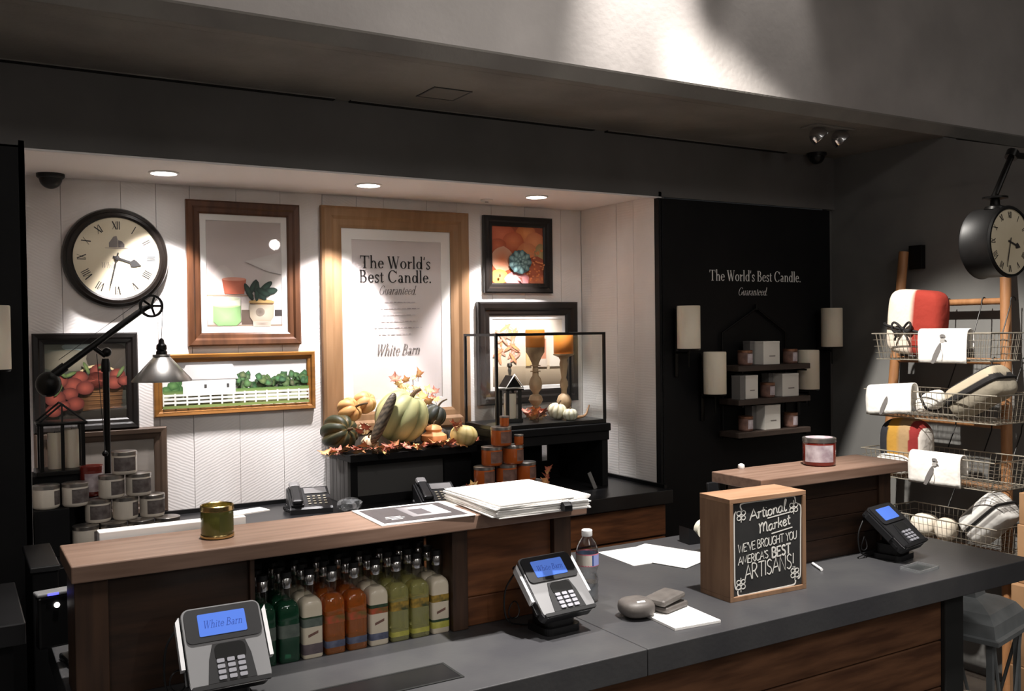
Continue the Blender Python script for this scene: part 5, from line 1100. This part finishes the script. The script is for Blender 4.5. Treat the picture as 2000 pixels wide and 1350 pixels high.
card_box('narrow grey box at the left end of the centre wall shelf', 3.375, ZSH[1], .03, .12, 'grey_card', 3.47, .06); card_box('white candle box left of the jar on the centre wall shelf', 3.46, ZSH[1], .085, .118); card_box('white candle box at the right of the centre wall shelf', 3.735, ZSH[1], .118, .118); card_box('narrow grey box behind the jar on the centre wall shelf', 3.65, ZSH[1], .03, .12, 'grey_card', 3.54, .05)
card_box('white candle box in the middle of the lowest wall shelf', 3.605, ZSH[2], .11, .125); card_box('narrow grey box behind the left jar of the lowest wall shelf', 3.53, ZSH[2], .03, .12, 'grey_card', 3.54, .05)
def sconce(label, x, z, y=3.50, r=.056, h=.21):
    t = thing('candle_sconce', label, 'sconce', (x, 3.596, z), 0, 'cream pillar sconces on the black walls'); yy = y-3.596
    q = MB(); q.box(-.012, .012, -.008, 0, -.14, .20, 'black_metal', .002); q.tube([(0, -.004, -.02), (0, yy, -.02), (0, yy, -.004)], .006, 'black_metal', 8); q.build('bracket', t)
    q = MB(); q.lathe([(.001, -.006), (r*.95, -.006), (r*1.02, .002), (r*.98, .002), (.001, -.002)], 'black_metal', 32, (0, yy, 0), cap=False); q.tube([(-.0, yy, -.006), (0, yy, -.09)], .004, 'black_metal', 6); q.build('drip_pan', t)
    q = MB(); q.lathe([(r*.98, .001), (r, .004), (r, h-.004), (r*.96, h), (r*.5, h-.012), (.001, h-.014)], 'wax_cream', 36, (0, yy, 0), cap=False); q.build('candle', t)
sconce('cream pillar candle sconce on the black wall, upper left by the nook', 3.083, 1.585); sconce('cream pillar candle sconce left of the centre wall shelf', 3.25, 1.357); sconce('cream pillar candle sconce right of the top wall shelf', 3.935, 1.350, 3.52); sconce('cream pillar candle sconce on the far right edge of the black wall', 4.095, 1.573, 3.50); sconce('cream pillar candle sconce on the black wall left of the nook', .118, 1.583)

# ------------------------------------------------------------------ projecting clock on the right wall
t = thing('projecting_clock', 'black double-sided clock on an iron arm projecting from the grey right wall', 'clock', (3.480, 2.185, 2.003), R(-1))
c = (0, 0, 0); M = RX90
q = MB(); q.lathe([(.150, .078), (.160, .078), (.166, .070), (.160, .060), (.160, -.060), (.166, -.070), (.160, -.078), (.150, -.078)], 'clock_black', 56, M=M, cap=False); q.build('drum', t)
for sgn in (1, -1):
    A = M @ (Matrix() if sgn > 0 else Matrix.Rotation(PI, 4, 'Y'))
    q = MB(); q.lathe([(.001, .071), (.152, .071)], 'clock_dial', 48, M=A, cap=False); numerals(q, A @ Matrix.Translation((0, 0, .072)), .108, .138, 'ink'); q.build('dial', t)
    q = MB(); hand(q, A @ Matrix.Translation((0, 0, .073)), 108, .08, .007, 'ink', True); q.build('hour_hand', t)
    q = MB(); hand(q, A @ Matrix.Translation((0, 0, .075)), 193, .12, .004, 'ink', False); q.build('minute_hand', t)
q = MB(); q.lathe([(.05, .155), (.045, .168), (.022, .175), (.02, .20), (.055, .205), (.055, .214), (.02, .218), (.012, .23)], 'black_metal', 24); q.build('neck', t)
q = MB(); q.tube([(0, 0, .222), (.13, .0, .42), (.90, .0, .42)], .015, 'black_metal', 10); q.tube([(.12, .0, .405), (.14, .0, .435)], .028, 'black_metal', 12); q.build('arm', t)
q = MB(); q.box(.885, .912, -.05, .05, .34, .50, 'black_metal', .004); q.build('wall_plate', t); t.scale = (.83, .83, .83)

# ------------------------------------------------------------------ leaning ladder with wire baskets
t = thing('ladder', 'tan wooden ladder leaning on the grey right wall, hung with baskets', 'ladder', (4.0, 2.8, 0))
lx = lambda z: 4.195-.115*(2.06-z)
ylr = lambda z: 3.125+.012*(2.06-z); yrr = lambda z: 2.585-.075*(2.06-z)
for f in (ylr, yrr): q = MB(); q.tube([(lx(z), f(z), z) for z in (0.0, .7, 1.4, 2.06)], .024, 'ladder_wood', 16); q.build('rail', t, True)
RUNG = (1.793, 1.515, 1.225, .945, .655, .36)
for z in RUNG: q = MB(); q.tube([(lx(z), ylr(z), z), (lx(z), yrr(z), z)], .0155, 'ladder_wood', 14); q.build('rung', t, True)
t = thing('wall_bracket', 'black square bracket on the grey wall at the ladder top', 'bracket', (4.22, 3.09, 2.03)); q = MB(); q.box(4.205, 4.238, 3.03, 3.105, 1.97, 2.09, 'black_metal', .003); q.build('plate', t, True)
t = thing('wall_bracket', 'black bracket on the grey wall behind the ladder\'s right rail', 'bracket', (4.22, 2.5, 2.03)); q = MB(); q.box(4.205, 4.238, 2.49, 2.555, 1.97, 2.09, 'black_metal', .003); q.build('plate', t, True)
def basket(label, x0, x1, y0, y1, z0, z1, rung, tiltz=0):
    t = thing('wire_basket', label, 'basket', ((x0+x1)/2, (y0+y1)/2, z0), 0, 'wire baskets hung on the ladder')
    q = MB(); i = .015
    top = [(x0, y0, z1), (x1, y0, z1), (x1, y1, z1), (x0, y1, z1)]; bot = [(x0+i, y0+i, z0), (x1-i, y0+i, z0), (x1-i, y1-i, z0), (x0+i, y1-i, z0)]
    q.tube(top, .0032, 'wire', 6, closed=True); q.tube(bot, .0026, 'wire', 6, closed=True); q.build('rim', t, True)
    q = MB(); L_ = lambda a, b, k: tuple(a[j]+(b[j]-a[j])*k for j in range(3))
    for e in range(4):
        a, b_, c_, d = top[e], top[(e+1) % 4], bot[e], bot[(e+1) % 4]; n = 26 if e % 2 else 9
        for k in range(1, n): q.tube([L_(a, b_, k/n), L_(c_, d, k/n)], .0011, 'wire', 4)
    for k in (.25, .5, .75): q.tube([L_(top[j], bot[j], k) for j in range(4)], .0011, 'wire', 4, closed=True)
    for k in range(1, 26): q.tube([L_(bot[0], bot[3], k/26), L_(bot[1], bot[2], k/26)], .0011, 'wire', 4)
    for k in range(1, 8): q.tube([L_(bot[0], bot[1], k/8), L_(bot[3], bot[2], k/8)], .0011, 'wire', 4)
    q.build('mesh', t, True)
    for y in (y0+.10, y0+.24, y0+.42):
        q = MB(); rx = lx(rung); q.tube([(rx+.0195, y, rung+.001), (rx+.0145, y, rung+.0145), (rx, y, rung+.0195), (rx-.0145, y, rung+.0145), (rx-.020, y, rung), (rx-.022, y, rung-.02), (x1, y, z1+.003)], .0028, 'black_metal', 6); q.build('hook', t, True)
basket('wire basket on the top rung holding the cream and rust blanket', 3.84, 4.085, 2.43, 3.04, 1.526, 1.648, RUNG[0])
basket('wire basket second from the top on the ladder', 3.77, 4.05, 2.36, 3.03, 1.262, 1.385, RUNG[1])
basket('wire basket third from the top on the ladder, level with the right ledge', 3.72, 4.02, 2.34, 3.01, .985, 1.108, RUNG[2])
basket('lowest wire basket in view, behind the dark card terminal', 3.70, 3.99, 2.32, 2.92, .705, .835, RUNG[3])

def blanket(label, loc, size, ang, stripes, axis=2, e1=.45, e2=.7, tie=True, cat='blanket', axes=('Z', 'Y')):
    """rolled and tied blanket: soft rounded roll with woven stripes across it"""
    t = thing('rolled_blanket', label, cat, loc)
    A = Matrix.Rotation(R(ang[0]), 4, 'X') @ Matrix.Rotation(R(ang[1]), 4, 'Y') @ Matrix.Rotation(R(ang[2]), 4, 'Z')
    def cf(th, ph, x, y, z):
        k = ((x, y, z)[axis]+1)/2
        for lim, c in stripes:
            if k <= lim: return lin(c)
        return lin(stripes[-1][1])
    q = MB(); q.sell((0, 0, 0), size, 'cloth', e1, e2, 96, 72, A, cf); q.build('roll', t)
    if tie:
        q = MB(); pts = []
        for k in range(24):
            a = 2*PI*k/24; f = lambda v, e: math.copysign(abs(v)**e, v)
            pts.append(A @ Vector((1.03*size[0]*f(math.cos(a), e1), 1.03*size[1]*f(math.sin(a), e1)*.0+0, 1.03*size[2]*f(math.sin(a), e1))) if axis == 1 else A @ Vector((1.03*size[0]*f(math.cos(a), e2), 1.03*size[1]*f(math.sin(a), e2), -.12*size[2])))
        q.tube(pts, .006, 'ribbon_black', 6, closed=True); q.build('ribbon', t, label='black ribbon')
    return t, A
t, A = blanket('cream and rust rolled blanket tied with black ribbon in the top basket', (3.968, 2.882, 1.700), (.070, .144, .155), (5, 0, 0), [(.50, (146, 46, 34)), (1, (226, 212, 194))], axis=1, e1=.4, e2=.6, tie=False)
q = MB()
pts = [A @ Vector((.078*math.copysign(abs(math.cos(a))**.6, math.cos(a)), .158*math.copysign(abs(math.sin(a))**.6, math.sin(a)), -.035+.02*math.sin(a))) for a in [2*PI*k/32 for k in range(32)]]
q.tube(pts, .0065, 'ribbon_black', 6, closed=True)
for sg in (-1, 1):
    lp = [(-.082-.012*math.sin(PI*k/8), .02+sg*(.002+.05*math.sin(PI*k/8)), -.03+.022*math.sin(2*PI*k/8)+.012*math.sin(PI*k/8)) for k in range(9)]
    q.tube(smooth_line(lp, 3), .0055, 'ribbon_black', 6)
q.sell((-.084, .02, -.03), (.01, .012, .011), 'ribbon_black', nu=12, nv=6)
for dy in (-.022, .028): q.tube(smooth_line([(-.083, .02, -.032), (-.09, .02+dy, -.06), (-.087, .02+dy*1.5, -.085)], 4), .005, 'ribbon_black', 6)
q.build('ribbon', t, label='black ribbon')
def towel(label, x, y0, y1, ztop, zbot, slant=0, back=.05, bird='bird'):
    """towel folded over a basket rim: back flap, round fold and front flap with a printed bird"""
    t = thing('towel', label, 'towel', (x, (y0+y1)/2, zbot), 0, 'white towels with a grey printed bird')
    prof = [(back, ztop-.09), (back, ztop-.03), (back-.008, ztop-.008), (back*.5, ztop), (.008, ztop-.006), (0, ztop-.025), (-.004, (ztop+zbot)/2), (-.002, zbot)]
    pr2 = smooth_line(prof, 3); vs = []; fs = []; n = 12
    for k, (dx, z) in enumerate(pr2):
        for j in range(n+1):
            u = j/n; y = y0+(y1-y0)*u; vs.append((x+dx+.003*math.sin(9*u+z*20), y, z+slant*(u-.5)))
    for k in range(len(pr2)-1):
        for j in range(n): a = k*(n+1)+j; fs.append((a, a+1, a+n+2, a+n+1))
    q = MB(); q.add(vs, fs, 'cloth', True, [lin((240, 236, 230))]*len(vs)); o = q.build('cloth', t, True)
    md = o.modifiers.new('thick', 'SOLIDIFY'); md.thickness = .007; md.offset = 0
    w_, h = y1-y0, ztop-zbot
    Mb = Matrix(((0, 0, -1, x-.0105), (-1, 0, 0, (y0+y1)/2), (0, 1, 0, zbot+h*.46), (0, 0, 0, 1)))
    q = MB(); s = h*.42; g, g2 = lin((112, 108, 106)), lin((84, 80, 78))
    def blob(pts, c):
        pts = [(a*s*1.25, b*s*1.12+slant/w_*(-a*s)) for a, b in smooth_line(pts+[pts[0]], 4)[:-1]]; k = len(pts); cx = sum(p[0] for p in pts)/k; cy = sum(p[1] for p in pts)/k
        q.add([Mb @ Vector((a, b, 0)) for a, b in pts]+[Mb @ Vector((cx, cy, 0))], [(i, (i+1) % k, k) for i in range(k)], 'cloth', False, [c]*(k+1))
    blob([(-.62, -1), (-.5, -.5), (-.2, .1), (.0, .3), (.02, -.1), (-.2, -.6), (-.42, -1)], g)
    if bird == 'bird':
        blob([(-.06, .35), (.0, .6), (.16, .62), (.28, .5), (.22, .34), (.08, .28)], lin((168, 164, 160))); blob([(-.04, .58), (-.06, .78), (.12, .84), (.28, .76), (.24, .58)], g); blob([(.26, .5), (.38, .42), (.34, .34), (.24, .4)], g2)
        ribbon(q, [(.0, -.05*s), (.16*s, -.5*s), (.06*s, -.95*s)], .0016, 'ink_grey', Mb)
    q.build('printed_bird', t, True)
towel('white towel with a grey printed bird over the rim of the top basket', 3.828, 2.535, 2.775, 1.668, 1.516)
towel('white towel with a grey streak hanging askew at the left of the second basket', 3.752, 2.76, 3.0, 1.412, 1.276, -.02, bird='streak')
towel('white towel with a grey printed bird over the rim of the third basket', 3.704, 2.485, 2.735, 1.125, .985)
blk, tan, crm, nvy, gry = (40, 38, 38), (176, 164, 144), (232, 226, 214), (44, 46, 56), (150, 146, 142)
t, A = blanket('tan and black striped blanket roll jutting from the second basket', (3.895, 2.515, 1.392), (.085, .078, .135), (60, 0, 0), [(.42, (150, 142, 126)), (.50, (120, 112, 100)), (.66, blk), (.90, (176, 164, 142)), (1, blk)], axis=1, e1=.3, e2=.8)
blanket('white cloth bundle with a bow at the left of the striped blanket roll', (3.84, 2.725, 1.335), (.05, .075, .040), (-30, 0, 0), [(1, (238, 234, 226))], axis=1, e1=.6, e2=.8, tie=True)
blanket('blanket roll with navy, mustard, tan and red stripes in the third basket', (3.86, 2.865, 1.132), (.08, .118, .12), (0, 0, 0), [(.06, (214, 208, 200)), (.22, (130, 36, 34)), (.50, (158, 130, 94)), (.70, (176, 132, 52)), (.93, (38, 38, 44)), (1, (206, 200, 196))], axis=1, e1=.7, e2=.6, tie=False)
blanket('white folded cloth lying at the front of the third basket by the striped roll', (3.755, 2.86, 1.045), (.022, .085, .045), (0, 0, 0), [(1, (238, 234, 228))], axis=1, e1=.6, e2=.6, tie=False)
blanket('silver-grey striped blanket roll tied with black ribbon in the lowest basket', (3.86, 2.455, .846), (.078, .080, .108), (46, 0, 0), [(.1, (206, 204, 200)), (.28, (224, 222, 218)), (.40, gry), (.52, (214, 212, 208)), (.62, gry), (.78, (222, 220, 216)), (.88, (150, 148, 146)), (1, (228, 226, 222))], axis=1, e1=.3, e2=.8)
blanket('cream round cloth roll at the left of the lowest basket', (3.82, 2.74, .775), (.055, .06, .05), (0, 0, 0), [(1, (226, 216, 200))], axis=1, e1=.8, e2=.8, tie=False)
blanket('second cream cloth roll beside the grey blanket in the lowest basket', (3.81, 2.625, .775), (.05, .045, .05), (0, 0, 0), [(1, (220, 208, 190))], axis=1, e1=.8, e2=.8, tie=False)

# ------------------------------------------------------------------ floor lantern and cartons at the right
t, s = lantern('tall galvanised lantern with a domed lid on the floor beyond the counter end', (3.14, 2.08, 0), .27, .27, .60, None, 'zinc', None, cross=True, overhang=.015, rz=R(12))
q = MB(); w0 = .165
secs = [(.60, w0), (.615, w0), (.618, .15), (.66, .142), (.69, .12), (.712, .08), (.72, .045), (.745, .04)]
vs = [(sx*h, sy*h, z) for z, h in secs for sx, sy in ((-1, -1), (1, -1), (1, 1), (-1, 1))]; q.add(vs, [(i*4+j, i*4+(j+1) % 4, (i+1)*4+(j+1) % 4, (i+1)*4+j) for i in range(len(secs)-1) for j in range(4)]+[(3, 2, 1, 0), tuple(28+j for j in range(4))], 'zinc'); q.build('domed_lid', t)
q = MB(); q.lathe([(.028, .745), (.03, .80), (.022, .803), (.001, .803)], 'zinc', 20, cap=False); q.build('chimney', t)
for x, y, h, lb in ((.0, -.06, .30, 'cream pillar candle inside the floor lantern, nearer the front'), (.06, .04, .31, 'cream pillar candle inside the floor lantern, right one')):
    c = thing('pillar_candle', lb, 'candle', (3.14+x, 2.08+y, .019)); q = MB(); q.lathe([(.034, 0), (.035, .003), (.035, h-.004), (.033, h), (.001, h-.004)], 'wax_cream', 24, cap=False); q.build('wax', c); q = MB(); q.tube([(0, 0, h-.005), (0, 0, h+.008)], .001, 'ink', 5); q.build('wick', c)
def carton(label, x0, x1, y0, y1, z0, z1):
    t = thing('cardboard_carton', label, 'carton', ((x0+x1)/2, (y0+y1)/2, z0), 0, 'cartons by the right wall')
    q = MB(); q.box(x0, x1, y0, y1, z0, z1, 'cardboard', .003); q.build('carton', t, True)
    q = MB(); q.box(x0-.001, x1+.001, (y0+y1)/2-.025, (y0+y1)/2+.025, z0+(z1-z0)*.6, z1+.001, 'tape_white' if False else 'cardboard'); q.build('packing_tape', t, True)
carton('brown cardboard carton on the floor by the right wall, lowest of the pile', 3.69, 4.1, 1.95, 2.26, 0, .30); carton('brown cardboard carton second from the floor by the right wall', 3.70, 4.1, 1.96, 2.26, .301, .63); carton('brown cardboard carton third from the floor by the right wall', 3.735, 4.1, 1.97, 2.255, .631, .87); carton('brown cardboard carton at the top of the pile by the right wall', 3.74, 4.1, 1.98, 2.25, .871, 1.0)

# ------------------------------------------------------------------ finer parts go under the part that carries them
UNDER = {'key': 'keypad_bezel', 'keypad_hood': 'keypad_bezel', 'screen': 'screen_bezel', 'screen_text': 'screen_bezel', 'label_band': 'body', 'label': 'glass_body bottle_body',
         'lid_label': 'lid', 'barn_emblem': 'dial', 'dial_lettering': 'dial', 'hour_hand': 'dial', 'minute_hand': 'dial', 'print': 'mat_board sheet', 'title': 'chalkboard', 'message': 'chalkboard', 'scroll_border': 'chalkboard',
         'print_line': 'box_body', 'power_button': 'screen_housing', 'status_light': 'screen_housing', 'top_edge': 'screen_housing', 'corner_glint': 'screen_housing', 'clasp': 'rounded_half', 'packing_tape': 'carton', 'small_print': 'mat_board',
         'shop_name': 'mat_board', 'script_line': 'mat_board', 'headline': 'mat_board', 'scale_plate_rim': 'countertop', 'scale_plate': 'countertop', 'hub': 'tape_roll', 'collar': 'turned_stem', 'drip_pan': 'bracket', 'gable_trim': 'roof', 'finial': 'roof', 'cord_weight': 'cable', 'drawer': 'carcass', 'foot_band': 'glass_body', 'rim': 'glass_body'}
base = lambda n: n.split('.')[0]
for root in [o for o in C.objects if o.parent is None and o.children]:
    ch = list(root.children); seen = {}
    for o in ch:
        for p in UNDER.get(base(o.name), '').split():
            c_ = [k for k in ch if base(k.name) == p]
            if c_:
                i = seen.get(o.name.split('.')[0], 0); seen[base(o.name)] = i+1
                o.parent = c_[i % len(c_)]; break
